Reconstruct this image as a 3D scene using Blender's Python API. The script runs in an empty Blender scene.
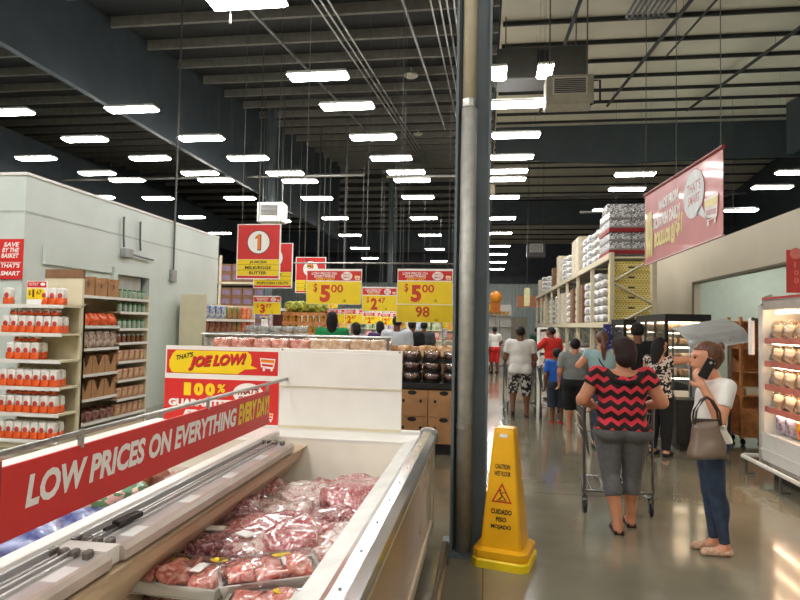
import bpy, bmesh, math, random
import numpy as np
from mathutils import Vector, Matrix, noise
random.seed(7)
C = bpy.context.scene.collection
PI = math.pi
ORD = ['zeroth','first','second','third','fourth','fifth','sixth','seventh','eighth','ninth','tenth','eleventh','twelfth','thirteenth','fourteenth','fifteenth','sixteenth','seventeenth','eighteenth','nineteenth','twentieth']

# ------------------------------------------------------------------ camera
EYE = 1.7; FPX = 600.0
YAW = math.atan(86.5/600); PIT = math.atan(24.85/600); ROL = math.radians(1.1)
cam_d = bpy.data.cameras.new('camera'); cam = bpy.data.objects.new('camera', cam_d); C.objects.link(cam)
cam_d.sensor_width = 36; cam_d.lens = 36*FPX/800; cam_d.clip_start = .05; cam_d.clip_end = 300
cam.matrix_world = Matrix.Translation((0,0,EYE)) @ Matrix.Rotation(YAW,4,'Z') @ Matrix.Rotation(PI/2+PIT,4,'X') @ Matrix.Rotation(ROL,4,'Z')
bpy.context.scene.camera = cam
def ray(px, py):
    u = px-400; v = 300-py
    c, s = math.cos(ROL), math.sin(ROL)
    x = u*c-v*s; y = u*s+v*c; z = FPX
    fy = z*math.cos(PIT)-y*math.sin(PIT); up = z*math.sin(PIT)+y*math.cos(PIT)
    return (x*math.cos(YAW)-fy*math.sin(YAW), x*math.sin(YAW)+fy*math.cos(YAW), up)
def atY(px, py, Y):
    a = ray(px, py); k = Y/a[1]; return Vector((a[0]*k, Y, EYE+a[2]*k))
def atZ(px, py, Z):
    a = ray(px, py); k = (Z-EYE)/a[2]; return Vector((a[0]*k, a[1]*k, Z))
def atX(px, py, X):
    a = ray(px, py); k = X/a[0]; return Vector((X, a[1]*k, EYE+a[2]*k))

# ------------------------------------------------------------------ materials
def lin(c):
    return tuple(((v/255)/12.92 if v/255 <= .04045 else ((v/255+.055)/1.055)**2.4) for v in c)
MATS = {}
def mat(name, rgb, rough=.5, metal=0, var=.1, scale=6, coat=0, emis=0, rgb2=None, bump=0, detail=4):
    if name in MATS: return MATS[name]
    m = bpy.data.materials.new(name); m.use_nodes = True; nt = m.node_tree; N = nt.nodes; L = nt.links
    b = N['Principled BSDF']
    c = lin(rgb)
    tc = N.new('ShaderNodeTexCoord'); nz = N.new('ShaderNodeTexNoise'); nz.inputs['Scale'].default_value = scale; nz.inputs['Detail'].default_value = detail
    L.new(tc.outputs['Object'], nz.inputs['Vector'])
    rp = N.new('ShaderNodeValToRGB'); rp.color_ramp.elements[0].position = .35; rp.color_ramp.elements[1].position = .65
    d = lin(rgb2) if rgb2 else tuple(v*(1-var) for v in c)
    u = c if rgb2 else tuple(min(1, v*(1+var)) for v in c)
    rp.color_ramp.elements[0].color = (*d, 1); rp.color_ramp.elements[1].color = (*u, 1)
    L.new(nz.outputs['Fac'], rp.inputs['Fac']); L.new(rp.outputs['Color'], b.inputs['Base Color'])
    b.inputs['Roughness'].default_value = rough; b.inputs['Metallic'].default_value = metal
    if coat: b.inputs['Coat Weight'].default_value = coat; b.inputs['Coat Roughness'].default_value = .08
    if emis:
        b.inputs['Emission Color'].default_value = (*c, 1); b.inputs['Emission Strength'].default_value = emis
    if bump:
        bp = N.new('ShaderNodeBump'); bp.inputs['Strength'].default_value = bump; bp.inputs['Distance'].default_value = .02
        L.new(nz.outputs['Fac'], bp.inputs['Height']); L.new(bp.outputs['Normal'], b.inputs['Normal'])
    MATS[name] = m; return m
def pattern(name, build, rough=.7, coat=0):
    """material whose colour comes from a procedural pattern: build(N, L, coord_socket) -> colour socket"""
    m = bpy.data.materials.new(name); m.use_nodes = True; nt = m.node_tree; N = nt.nodes; L = nt.links
    b = N['Principled BSDF']; tc = N.new('ShaderNodeTexCoord')
    L.new(build(N, L, tc.outputs['Object']), b.inputs['Base Color'])
    b.inputs['Roughness'].default_value = rough
    if coat: b.inputs['Coat Weight'].default_value = coat; b.inputs['Coat Roughness'].default_value = .1
    MATS[name] = m; return m
def mth(N, L, op, a, b=None, c=None):
    n = N.new('ShaderNodeMath'); n.operation = op
    for i, v in enumerate((a, b, c)):
        if v is None: continue
        if isinstance(v, (int, float)): n.inputs[i].default_value = v
        else: L.new(v, n.inputs[i])
    return n.outputs[0]
def mixc(N, L, f, a, b):
    n = N.new('ShaderNodeMix'); n.data_type = 'RGBA'
    L.new(f, n.inputs[0]); n.inputs[6].default_value = (*lin(a), 1); n.inputs[7].default_value = (*lin(b), 1)
    return n.outputs[2]
def p_chevron(N, L, co):
    s = N.new('ShaderNodeSeparateXYZ'); L.new(co, s.inputs[0])
    zz = mth(N, L, 'PINGPONG', mth(N, L, 'ADD', s.outputs[0], 5.0), .052)
    t = mth(N, L, 'ADD', s.outputs[2], mth(N, L, 'MULTIPLY', zz, .75))
    f = mth(N, L, 'GREATER_THAN', mth(N, L, 'FRACT', mth(N, L, 'DIVIDE', t, .088)), .56)
    return mixc(N, L, f, (26,14,14), (206,52,66))
def p_vor(scale, a, b, thr=.5):
    def f(N, L, co):
        v = N.new('ShaderNodeTexVoronoi'); v.inputs['Scale'].default_value = scale; L.new(co, v.inputs['Vector'])
        s = N.new('ShaderNodeSeparateColor'); L.new(v.outputs['Color'], s.inputs[0])
        return mixc(N, L, mth(N, L, 'GREATER_THAN', s.outputs[0], thr), a, b)
    return f
def p_brick(scale, w, h, mortar, ca, cb, cm, plane='xz'):
    def f(N, L, co):
        s = N.new('ShaderNodeSeparateXYZ'); L.new(co, s.inputs[0]); k = N.new('ShaderNodeCombineXYZ')
        if plane == 'xyz':
            L.new(mth(N, L, 'ADD', s.outputs[0], s.outputs[1]), k.inputs[0]); L.new(s.outputs[2], k.inputs[1])
        elif plane == 'xy':
            L.new(s.outputs[0], k.inputs[0]); L.new(s.outputs[1], k.inputs[1])
        t = N.new('ShaderNodeTexBrick'); L.new(k.outputs[0], t.inputs['Vector'])
        t.inputs['Scale'].default_value = scale; t.inputs['Brick Width'].default_value = w; t.inputs['Row Height'].default_value = h; t.inputs['Mortar Size'].default_value = mortar
        t.inputs['Color1'].default_value = (*lin(ca), 1); t.inputs['Color2'].default_value = (*lin(cb), 1); t.inputs['Mortar'].default_value = (*lin(cm), 1)
        t.offset = 0 if plane == 'xy' else .5
        return t.outputs['Color']
    return f
def ramp3(scale, stops, detail=6, dist=1.5):
    def f(N, L, co):
        n = N.new('ShaderNodeTexNoise'); n.inputs['Scale'].default_value = scale; n.inputs['Detail'].default_value = detail; n.inputs['Distortion'].default_value = dist
        L.new(co, n.inputs['Vector']); r = N.new('ShaderNodeValToRGB'); e = r.color_ramp.elements
        while len(e) < len(stops): e.new(.5)
        for q, (p, c) in zip(e, stops): q.position = p; q.color = (*lin(c), 1)
        L.new(n.outputs['Fac'], r.inputs['Fac']); return r.outputs['Color']
    return f

WHITE = mat('white_enamel', (228,226,220), .35, var=.03)
CREAM = mat('cream_enamel', (214,204,176), .45, var=.05)
PANELW = mat('white_board', (238,236,230), .5, var=.02)
COOLER = mat('cooler_panel', (202,212,206), .4, var=.04, scale=1.5)
SLATE = mat('slate_paint', (92,102,106), .5, var=.1, scale=2)
DARKDECK = mat('dark_deck', (38,40,42), .8, var=.15, scale=1)
PURLIN_L = mat('purlin_grey', (128,126,118), .6)
SW = mat('suspension_wire', (90,90,88), .5, .3)
GIRD = mat('girder_paint', (64,73,79), .5, var=.1, scale=2)
PURLIN_D = mat('purlin_dark', (44,44,44), .6)
DECKR = mat('roof_insulation', (226,220,204), .7, var=.06, scale=.8)
GALV = mat('galvanised', (165,165,160), .35, .9, var=.15, scale=20)
CHROME = mat('chrome', (215,216,218), .22, .9, var=.03)
STEEL = mat('steel_wire', (120,122,124), .35, .8)
BLACK = mat('black_plastic', (22,22,24), .45)
RED = mat('sign_red', (212,40,36), .5, var=.04)
DRED = mat('dark_red', (140,20,24), .5)
YEL = mat('sign_yellow', (244,212,20), .5, var=.03)
WHT = mat('print_white', (245,243,238), .5, var=.02)
BLK = mat('print_black', (24,20,18), .5)
ORG = mat('print_orange', (235,130,30), .5)
CONE = mat('cone_yellow', (238,178,22), .42, var=.05, coat=.2)
TAN = mat('tan_panel', (205,166,122), .22, var=.06, scale=3, coat=.3)
PINKLIP = mat('pinkish_lip', (178,164,152), .35)
BEIGE = mat('shelf_beige', (216,208,178), .5, var=.03)
BEIGEW = mat('beige_wall', (208,198,176), .6, var=.04, scale=.7)
ROOMW = mat('pale_green_wall', (206,218,206), .6, var=.03)
KRAFT = mat('cardboard', (170,126,84), .75, var=.12)
KRAFT_D = mat('cardboard_brown', (128,94,68), .75, var=.12)
WOOD = mat('bakery_wood', (190,124,72), .5, var=.2, scale=10)
ORANGE = mat('orange_pack', (226,92,36), .35, coat=.4)
BROWNB = mat('brown_pack', (140,84,44), .35, coat=.4, rgb2=(90,50,30), scale=25)
GREENL = mat('green_lid', (50,130,70), .4)
GLASSJ = mat('jar_grey_green', (150,170,150), .2, coat=.4)
GOLD = mat('golden_jar', (206,150,50), .25, coat=.4)
BREAD = mat('bagged_bread', (240,214,180), .25, coat=.6, rgb2=(214,164,120), scale=9)
BREAD2 = mat('pale_roll', (226,186,140), .3, coat=.6, rgb2=(190,140,90), scale=14)
CAKE = mat('chocolate_cake', (92,44,34), .4, rgb2=(60,26,22), scale=30)
ICING = mat('cake_icing', (222,196,190), .5)
RICEBAG = mat('white_bale', (234,232,228), .35, coat=.3, rgb2=(150,150,150), scale=16)
BLUEP = mat('blue_pack', (30,44,120), .35, coat=.4, rgb2=(150,165,205), scale=14)
DENIM = mat('denim', (38,50,72), .85, rgb2=(58,74,98), scale=9)
GREYT = mat('grey_cloth', (128,132,130), .9)
DGREY = mat('charcoal_cloth', (98,98,100), .9, bump=.2, scale=30)
BLKC = mat('black_cloth', (20,20,23), .9)
WHTC = mat('white_cloth', (230,228,222), .85, var=.05)
REDC = mat('red_cloth', (206,44,40), .85)
BLUEC = mat('blue_cloth', (36,96,190), .85)
LBLUEC = mat('light_blue_cloth', (150,184,190), .85)
GREENC = mat('green_cloth', (20,140,80), .85)
DGREENC = mat('dark_green_cloth', (22,56,44), .85)
PURPC = mat('purple_cloth', (76,44,100), .85)
HAIRD = mat('dark_hair', (20,14,13), .75, var=.4, scale=60)
HAIRB = mat('brown_hair', (96,62,42), .5, var=.35, scale=60)
HAIRR = mat('dark_auburn_hair', (34,16,14), .75, var=.4, scale=60)
SK1 = mat('skin_tan', (196,134,102), .5, var=.05)
SK2 = mat('skin_brown', (120,76,54), .5, var=.05)
SK3 = mat('skin_light', (214,150,118), .5, var=.05)
LIPS = mat('lip', (160,80,74), .5)
EYEM = mat('eye_dark', (26,18,16), .2)
SOLE = mat('sole_dark', (44,24,22), .7)
SHOEP = mat('shoe_beige', (222,190,164), .6, rgb2=(186,140,112), scale=40)
BAGM = mat('taupe_leather', (122,104,90), .4, var=.12, coat=.2)
CHEV = pattern('chevron_knit', p_chevron, .85)
FLORAL = pattern('floral_print', p_vor(40, (26,22,24), (210,196,186), .5), .85)
SHORTS = pattern('patterned_shorts', p_vor(26, (34,32,32), (190,186,178), .55), .85)
CANS = pattern('can_wrap', p_vor(52, (96,96,102), (226,226,226), .4), .35, .4)
CRATE = pattern('yellow_crate', p_brick(1, .07, .05, .018, (150,130,70), (160,138,76), (250,232,150), 'xyz'), .5)
PRINTW = pattern('printed_bale', p_vor(12, (226,224,218), (150,160,176), .72), .35, .3)
MEATS = [pattern('meat_dark', ramp3(34, [(.34,(96,48,56)),(.5,(158,98,102)),(.68,(214,182,180))]), .18, 1),
         pattern('meat_red', ramp3(30, [(.34,(156,76,80)),(.52,(190,126,126)),(.68,(228,206,202))]), .18, 1),
         pattern('meat_pale', ramp3(30, [(.34,(178,120,120)),(.45,(212,176,170)),(.6,(232,220,212))]), .18, 1)]
MARROW = pattern('meat_ribs', ramp3(24, [(.34,(190,84,76)),(.5,(220,142,130)),(.68,(238,196,180))]), .15, 1)
FLOORM = bpy.data.materials.new('polished_concrete')
def _floor():
    m = FLOORM; m.use_nodes = True; N = m.node_tree.nodes; L = m.node_tree.links; b = N['Principled BSDF']
    tc = N.new('ShaderNodeTexCoord'); co = tc.outputs['Object']
    n = N.new('ShaderNodeTexNoise'); n.inputs['Scale'].default_value = .9; n.inputs['Detail'].default_value = 8; L.new(co, n.inputs['Vector'])
    r = N.new('ShaderNodeValToRGB'); r.color_ramp.elements[0].position = .35; r.color_ramp.elements[1].position = .68
    r.color_ramp.elements[0].color = (*lin((112,108,92)), 1); r.color_ramp.elements[1].color = (*lin((142,136,116)), 1)
    L.new(n.outputs['Fac'], r.inputs['Fac'])
    t = N.new('ShaderNodeTexBrick'); t.offset = 0; t.inputs['Scale'].default_value = 1; t.inputs['Brick Width'].default_value = 3.2; t.inputs['Row Height'].default_value = 3.2; t.inputs['Mortar Size'].default_value = .006
    t.inputs['Color1'].default_value = t.inputs['Color2'].default_value = (1,1,1,1); t.inputs['Mortar'].default_value = (.5,.48,.45,1); L.new(co, t.inputs['Vector'])
    x = N.new('ShaderNodeMix'); x.data_type = 'RGBA'; x.blend_type = 'MULTIPLY'; x.inputs[0].default_value = 1
    L.new(r.outputs[0], x.inputs[6]); L.new(t.outputs['Color'], x.inputs[7]); L.new(x.outputs[2], b.inputs['Base Color'])
    n2 = N.new('ShaderNodeTexNoise'); n2.inputs['Scale'].default_value = 2.5; n2.inputs['Detail'].default_value = 5; L.new(co, n2.inputs['Vector'])
    L.new(mth(N, L, 'MULTIPLY_ADD', n2.outputs['Fac'], .16, .06), b.inputs['Roughness'])
    b.inputs['Specular IOR Level'].default_value = .6
    b.inputs['Coat Weight'].default_value = .35; b.inputs['Coat Roughness'].default_value = .07
_floor()
GLOW = bpy.data.materials.new('lamp_diffuser')
def _glow():
    GLOW.use_nodes = True; b = GLOW.node_tree.nodes['Principled BSDF']
    b.inputs['Base Color'].default_value = (.8,.8,.8,1); b.inputs['Emission Color'].default_value = (1,.97,.93,1); b.inputs['Emission Strength'].default_value = 32
_glow()
CASEGLOW = mat('case_tube', (255,226,190), .5, emis=14, var=0)
FILM = bpy.data.materials.new('clear_film')
def _film(m, tint=(1,1,1), fac=.06):
    m.use_nodes = True; N = m.node_tree.nodes; L = m.node_tree.links; N.clear()
    o = N.new('ShaderNodeOutputMaterial'); mx = N.new('ShaderNodeMixShader'); t = N.new('ShaderNodeBsdfTransparent'); g = N.new('ShaderNodeBsdfGlossy')
    t.inputs[0].default_value = (*tint, 1); g.inputs['Roughness'].default_value = .08
    f = N.new('ShaderNodeLayerWeight'); f.inputs['Blend'].default_value = .25
    L.new(mth(N, L, 'MULTIPLY_ADD', f.outputs['Fresnel'], .6, fac), mx.inputs[0]); L.new(t.outputs[0], mx.inputs[1]); L.new(g.outputs[0], mx.inputs[2]); L.new(mx.outputs[0], o.inputs[0])
_film(FILM)
DOME = bpy.data.materials.new('clear_plastic_dome'); _film(DOME, (.96,.96,.96), .2)
GLASS = bpy.data.materials.new('case_glass'); _film(GLASS, (.95,.97,.96), .08)

# ------------------------------------------------------------------ geometry helpers
FONT = bpy.data.fonts.load('<builtin>') if '<builtin>' not in bpy.data.fonts else bpy.data.fonts['<builtin>']
_tc = {}
def text_geo(s, shear=0, bold=.02):
    key = (s, shear, bold)
    if key in _tc: return _tc[key]
    c = bpy.data.curves.new('t', 'FONT'); c.body = s; c.font = FONT; c.shear = shear; c.offset = bold; c.resolution_u = 3
    o = bpy.data.objects.new('t', c); C.objects.link(o)
    dg = bpy.context.evaluated_depsgraph_get(); me = bpy.data.meshes.new_from_object(o.evaluated_get(dg))
    V = [tuple(v.co) for v in me.vertices]; Fs = [tuple(p.vertices) for p in me.polygons]
    bpy.data.objects.remove(o); bpy.data.curves.remove(c); bpy.data.meshes.remove(me)
    xs = [v[0] for v in V]; ys = [v[1] for v in V]
    x0, x1, y0, y1 = min(xs), max(xs), min(ys), max(ys)
    V = [((v[0]-x0)/(x1-x0), (v[1]-y0)/(y1-y0)) for v in V]
    _tc[key] = (V, Fs); return _tc[key]
class MB:
    def __init__(s): s.v = []; s.f = []; s.m = []; s.mi = 0
    def add(s, V, Fs, M=None):
        o = len(s.v)
        s.v += [tuple(M @ Vector(p)) for p in V] if M else [tuple(p) for p in V]
        s.f += [tuple(i+o for i in f) for f in Fs]; s.m += [s.mi]*len(Fs); return s
    def use(s, i): s.mi = i; return s
    def box(s, x0, x1, y0, y1, z0, z1, M=None):
        V = [(x,y,z) for z in (z0,z1) for y in (y0,y1) for x in (x0,x1)]
        return s.add(V, [(0,2,3,1),(4,5,7,6),(0,1,5,4),(2,6,7,3),(0,4,6,2),(1,3,7,5)], M)
    def cbox(s, c, d, M=None): return s.box(c[0]-d[0]/2, c[0]+d[0]/2, c[1]-d[1]/2, c[1]+d[1]/2, c[2]-d[2]/2, c[2]+d[2]/2, M)
    def tube(s, pts, r, n=8, cap=True):
        pts = [Vector(p) for p in pts]; V = []; Fs = []; rs = r if isinstance(r, (list, tuple)) else [r]*len(pts)
        for i, p in enumerate(pts):
            d = (pts[min(i+1, len(pts)-1)]-pts[max(i-1, 0)]).normalized()
            a = d.cross(Vector((0,0,1)) if abs(d.z) < .9 else Vector((1,0,0))).normalized(); b = d.cross(a)
            for k in range(n):
                t = 2*PI*k/n; V.append(p+a*math.cos(t)*rs[i]+b*math.sin(t)*rs[i])
        for i in range(len(pts)-1):
            for k in range(n):
                Fs.append((i*n+k, i*n+(k+1)%n, (i+1)*n+(k+1)%n, (i+1)*n+k))
        if cap: Fs += [tuple(range(n))[::-1], tuple(range((len(pts)-1)*n, len(pts)*n))]
        return s.add(V, Fs)
    def lathe(s, prof, n=16, M=None):
        V = [(r*math.cos(2*PI*k/n), r*math.sin(2*PI*k/n), z) for r, z in prof for k in range(n)]; Fs = []
        for i in range(len(prof)-1):
            for k in range(n): Fs.append((i*n+k, i*n+(k+1)%n, (i+1)*n+(k+1)%n, (i+1)*n+k))
        Fs += [tuple(range(n))[::-1], tuple(range((len(prof)-1)*n, len(prof)*n))]
        return s.add(V, Fs, M)
    def prism(s, poly, axis, a, b):
        """poly of 2D points extruded along axis from a to b"""
        n = len(poly)
        f = {'y': lambda p, t: (p[0], t, p[1]), 'x': lambda p, t: (t, p[0], p[1]), 'z': lambda p, t: (p[0], p[1], t)}[axis]
        return s.add([f(p, a) for p in poly]+[f(p, b) for p in poly], [tuple(range(n)), tuple(range(n, 2*n))[::-1]]+[(i, i+n, (i+1)%n+n, (i+1)%n) for i in range(n)])
    def flat(s, poly, o, ux, uy):
        o, ux, uy = Vector(o), Vector(ux), Vector(uy)
        return s.add([o+ux*p[0]+uy*p[1] for p in poly], [tuple(range(len(poly)))])
    def disc(s, c, rx, ry, o, ux, uy, n=24): return s.flat([(c[0]+rx*math.cos(2*PI*k/n), c[1]+ry*math.sin(2*PI*k/n)) for k in range(n)], o, ux, uy)
    def rect(s, x0, y0, x1, y1, o, ux, uy): return s.flat([(x0,y0),(x1,y0),(x1,y1),(x0,y1)], o, ux, uy)
    def text(s, t, x0, y0, w, h, o, ux, uy, shear=0, bold=.02, tilt=0):
        V, Fs = text_geo(t, shear, bold); o, ux, uy = Vector(o), Vector(ux), Vector(uy)
        return s.add([o+ux*(x0+v[0]*w)+uy*(y0+v[1]*h+tilt*v[0]*w) for v in V], Fs)
    def build(s, name, mats, parent=None, smooth=False, bevel=0, seg=1, sub=0):
        me = bpy.data.meshes.new(name); me.from_pydata(s.v, [], s.f)
        mats = mats if isinstance(mats, (list, tuple)) else [mats]
        for m in mats: me.materials.append(m)
        if len(mats) > 1: me.polygons.foreach_set('material_index', s.m)
        bm = bmesh.new(); bm.from_mesh(me)
        bmesh.ops.recalc_face_normals(bm, faces=bm.faces)
        if bevel: bmesh.ops.bevel(bm, geom=bm.edges[:], offset=bevel, segments=seg, affect='EDGES', profile=.5, clamp_overlap=True)
        bm.to_mesh(me); bm.free()
        if smooth: me.polygons.foreach_set('use_smooth', [True]*len(me.polygons))
        o = bpy.data.objects.new(name, me); C.objects.link(o)
        if parent: o.parent = parent
        return o
def tag(o, label, cat, group=None, kind=None):
    o['label'] = label; o['category'] = cat
    if group: o['group'] = group
    if kind: o['kind'] = kind
    return o
def thing(name, label, cat, loc=(0,0,0), rz=0, group=None):
    o = bpy.data.objects.new(name, None); C.objects.link(o); o.location = loc; o.rotation_euler = (0,0,rz); o.empty_display_size = .1
    return tag(o, label, cat, group)
def struct(o, label=None, cat=None):
    o['kind'] = 'structure'
    if label: o['label'] = label
    if cat: o['category'] = cat
    return o
PROTO = []
KIDS = {}
def proto(o):
    PROTO.append(o); KIDS[o] = [(c, [g for g in bpy.data.objects if g.parent == c]) for c in bpy.data.objects if c.parent == o]; return o
def dup(root, loc, rot, label, group=None, scale=None):
    r = root.copy(); C.objects.link(r); r.location = loc
    r.rotation_euler = rot if isinstance(rot, (tuple, list)) else (0,0,rot)
    if scale: r.scale = scale if isinstance(scale, (tuple, list)) else (scale,)*3
    r['label'] = label
    if group: r['group'] = group
    for c, gs in KIDS[root]:
        k = c.copy(); C.objects.link(k); k.parent = r
        for g in gs: q = g.copy(); C.objects.link(q); q.parent = k
    return r
def blob(d, cuts=3, amp=.01, freq=9, seed=0, round_=.4):
    """a soft rounded box of size d standing on z=0, lumpy"""
    bm = bmesh.new(); bmesh.ops.create_cube(bm, size=1); bmesh.ops.subdivide_edges(bm, edges=bm.edges[:], cuts=cuts, use_grid_fill=True)
    for v in bm.verts:
        p = v.co.copy(); s = p.normalized()*.62; q = p.lerp(s, round_)
        w = Vector((q.x*d[0], q.y*d[1], q.z*d[2]))
        w += noise.noise_vector(w*freq+Vector((seed*7.3, seed*3.1, seed)))*amp
        v.co = w
    z0 = min(v.co.z for v in bm.verts)
    V = [(v.co.x, v.co.y, v.co.z-z0) for v in bm.verts]; bm.verts.index_update()
    Fs = [tuple(v.index for v in f.verts) for f in bm.faces]; bm.free(); return V, Fs
def bag_obj(name, d, m, parent=None, **k):
    V, Fs = blob(d, **k); return MB().add(V, Fs).build(name, m, parent, smooth=True)

# ------------------------------------------------------------------ setting
def roof(y): return 7.2+.115*y if y < 36 else 7.2+.115*36-.115*(y-36)
YB = 55.0
struct(MB().box(-22,16,-8,YB,-.2,0).build('floor', FLOORM))
def roof_part(name, x0, x1, m):
    b = MB()
    for y0, y1 in ((-8,36),(36,YB)):
        z0, z1 = roof(y0), roof(y1)
        b.add([(x0,y0,z0),(x1,y0,z0),(x1,y1,z1),(x0,y1,z1),(x0,y0,z0+.2),(x1,y0,z0+.2),(x1,y1,z1+.2),(x0,y1,z1+.2)], [(0,1,2,3),(7,6,5,4),(0,4,5,1),(2,6,7,3),(0,3,7,4),(1,5,6,2)])
    return struct(b.build(name, m))
ceil_l = roof_part('ceiling', -22, .25, DARKDECK)
ceil_r = roof_part('ceiling.001', .25, 16, DECKR)
y = 3.4
while y < YB-1:
    z = roof(y)
    MB().box(-22,.2,y-.04,y+.04,z-.24,z).build('purlin', PURLIN_L, ceil_l)
    MB().box(.3,16,y-.03,y+.03,z-.10,z).build('purlin', PURLIN_D, ceil_r)
    y += 1.5
struct(MB().box(-22,-21.8,-8,YB,0,12).build('wall_left', GIRD))
struct(MB().box(15.8,16,-8,YB,0,12).build('wall_right', GIRD))
struct(MB().box(-22,16,-8.2,-8,0,8).build('wall_rear', BEIGEW))
b = MB(); x = -22
while x < 16:
    b.add([(x,YB,0),(x+.12,YB,0),(x+.16,YB-.05,0),(x+.28,YB-.05,0),(x+.32,YB,0),(x,YB,5.6),(x+.12,YB,5.6),(x+.16,YB-.05,5.6),(x+.28,YB-.05,5.6),(x+.32,YB,5.6)], [(0,1,6,5),(1,2,7,6),(2,3,8,7),(3,4,9,8)]); x += .32
struct(b.build('wall_back', mat('pale_corrugated', (226,238,234), .45, var=.03)))
struct(MB().box(-22,16,YB-.3,YB+.2,5.6,9.5).build('trim_1', GIRD))
dd = MB().box(1.9,3.6,YB-.12,YB-.06,0,2.6).build('door_1', CREAM); struct(dd)
MB().tube([(3.4,YB-.16,1.0),(3.4,YB-.16,1.2)], .03).build('door_handle', STEEL, dd)
# roof girders
def girder(label, poly, axis, a, b_, fl=None):
    o = MB().prism(poly, axis, a, b_).build('roof_girder', GIRD); tag(o, label, 'girder', 'steel roof girders')
    return o
girder('deep dark steel girder crossing the upper left corner of the ceiling', [(3,6.6),(34,6.6),(34,roof(34)-.02),(3,roof(3)-.02)], 'x', -8.75, -8.6)
girder('dark steel girder far left, low behind the white cooler room', [(14,6.3),(44,6.3),(44,8.2),(14,8.2)], 'x', -16.6, -16.4)
girder('dark steel girder spanning the right aisle behind the hanging banner', [(.3,8.8),(2.5,8.6),(5.5,8.45),(9,8.6),(15.7,8.6),(15.7,10.05),(.3,10.05)], 'y', 25.2, 25.4)
girder('second dark steel girder across the right aisle, farther back', [(.3,8.7),(15.7,8.5),(15.7,10.2),(.3,10.2)], 'y', 41, 41.2)
girder('dark steel girder at the upper right edge above the bakery', [(11,7.9),(22.4,7.9),(22.4,9.7),(11,8.4)], 'x', 10.3, 10.5)
girder('dark steel girder far across the left ceiling, last before the end wall', [(-21.7,7.6),(.2,7.6),(.2,9.3),(-21.7,9.3)], 'y', 48, 48.2)

# bulkhead of the bakery room (right)
struct(MB().box(5.6,5.8,4,17.4,3.03,3.96).build('wall_bakery_header', BEIGEW))
struct(MB().box(5.6,5.8,17.4,30,0,3.96).build('wall_bakery_side', BEIGEW))
struct(MB().box(5.8,10.2,4,30,3.8,3.96).build('ceiling.002', ROOMW))
struct(MB().box(10,10.2,4,30,0,3.8).build('wall_bakery_back', ROOMW))
struct(MB().box(5.8,10,17.4,17.5,0,3.8).build('wall_bakery_end', ROOMW))
struct(MB().box(5.57,5.6,17.3,17.4,0,3.03).build('trim_2', mat('edge_trim', (120,110,90), .5)))
struct(MB().box(5.57,5.83,4,17.4,2.99,3.03).build('trim_3', mat('edge_trim', (120,110,90), .5)))

# walk-in cooler room (left)
struct(MB().box(-14,-6.5,7.62,7.72,0,3.75).build('wall_cooler_front', COOLER))
ws = MB().box(-6.6,-6.5,7.72,9.75,0,3.75).box(-6.6,-6.5,10.75,13.83,0,3.75).box(-6.6,-6.5,9.75,10.75,2.5,3.75).build('wall_cooler_side', COOLER); struct(ws)
struct(MB().box(-14,-6.6,13.73,13.83,0,3.75).build('wall_cooler_back', COOLER))
struct(MB().box(-14,-6.6,7.72,13.73,3.65,3.75).build('ceiling.003', COOLER))
struct(MB().box(-14,-6.495,7.612,7.62,3.2,3.225).box(-6.5,-6.492,7.62,13.83,3.2,3.225).build('trim_4', mat('seam_grey', (176,182,178), .5)))
struct(MB().box(-14,-6.49,7.6,7.62,3.73,3.77).box(-6.51,-6.48,7.62,13.83,3.73,3.77).build('trim_5', WHITE))
dr = MB().box(-6.58,-6.53,9.76,10.6,.02,2.49).build('door_2', mat('cooler_door', (170,172,168), .4, .2)); struct(dr)
MB().box(-6.53,-6.49,10.48,10.54,1.1,1.5).build('door_handle', BLACK, dr)
struct(MB().box(-6.95,-6.9,9.7,10.9,0,2.6).build('door_gap_sheet', mat('door_gap_shade', (96,98,96), .7)))  # backing sheet, its dark tone stands for the shade in the door gap
struct(MB().box(-6.5,-6.44,9.65,9.75,0,2.5).box(-6.5,-6.44,10.75,11.05,0,2.5).box(-6.5,-6.44,9.65,11.05,2.5,2.62).build('trim_6', COOLER))
struct(MB().box(-6.5,-6.46,8.0,9.6,2.5,2.78).build('trim_7', COOLER))
# hoses and box over the cooler door
t = thing('junction_box', 'small grey junction box with two hoses on the white cooler wall', 'electrical box', (-6.499, 10.0, 2.9))
MB().box(0.001,.1,-.12,.14,-.08,.08).build('box', mat('box_grey', (150,152,150), .5), t, bevel=.01)
for dy in (-.1, .42):
    MB().tube([(.04,dy+.02,.1),(.05,dy-.02,.3),(.05,dy-.03,.55),(.03,dy,.62),(.025,dy+.02,.64)], .018).build('hose', mat('hose_grey', (90,92,92), .5), t)
MB().tube([(.05,.14,0),(.06,.5,-.02),(.06,.85,-.03)], .02).build('conduit', STEEL, t)

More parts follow.
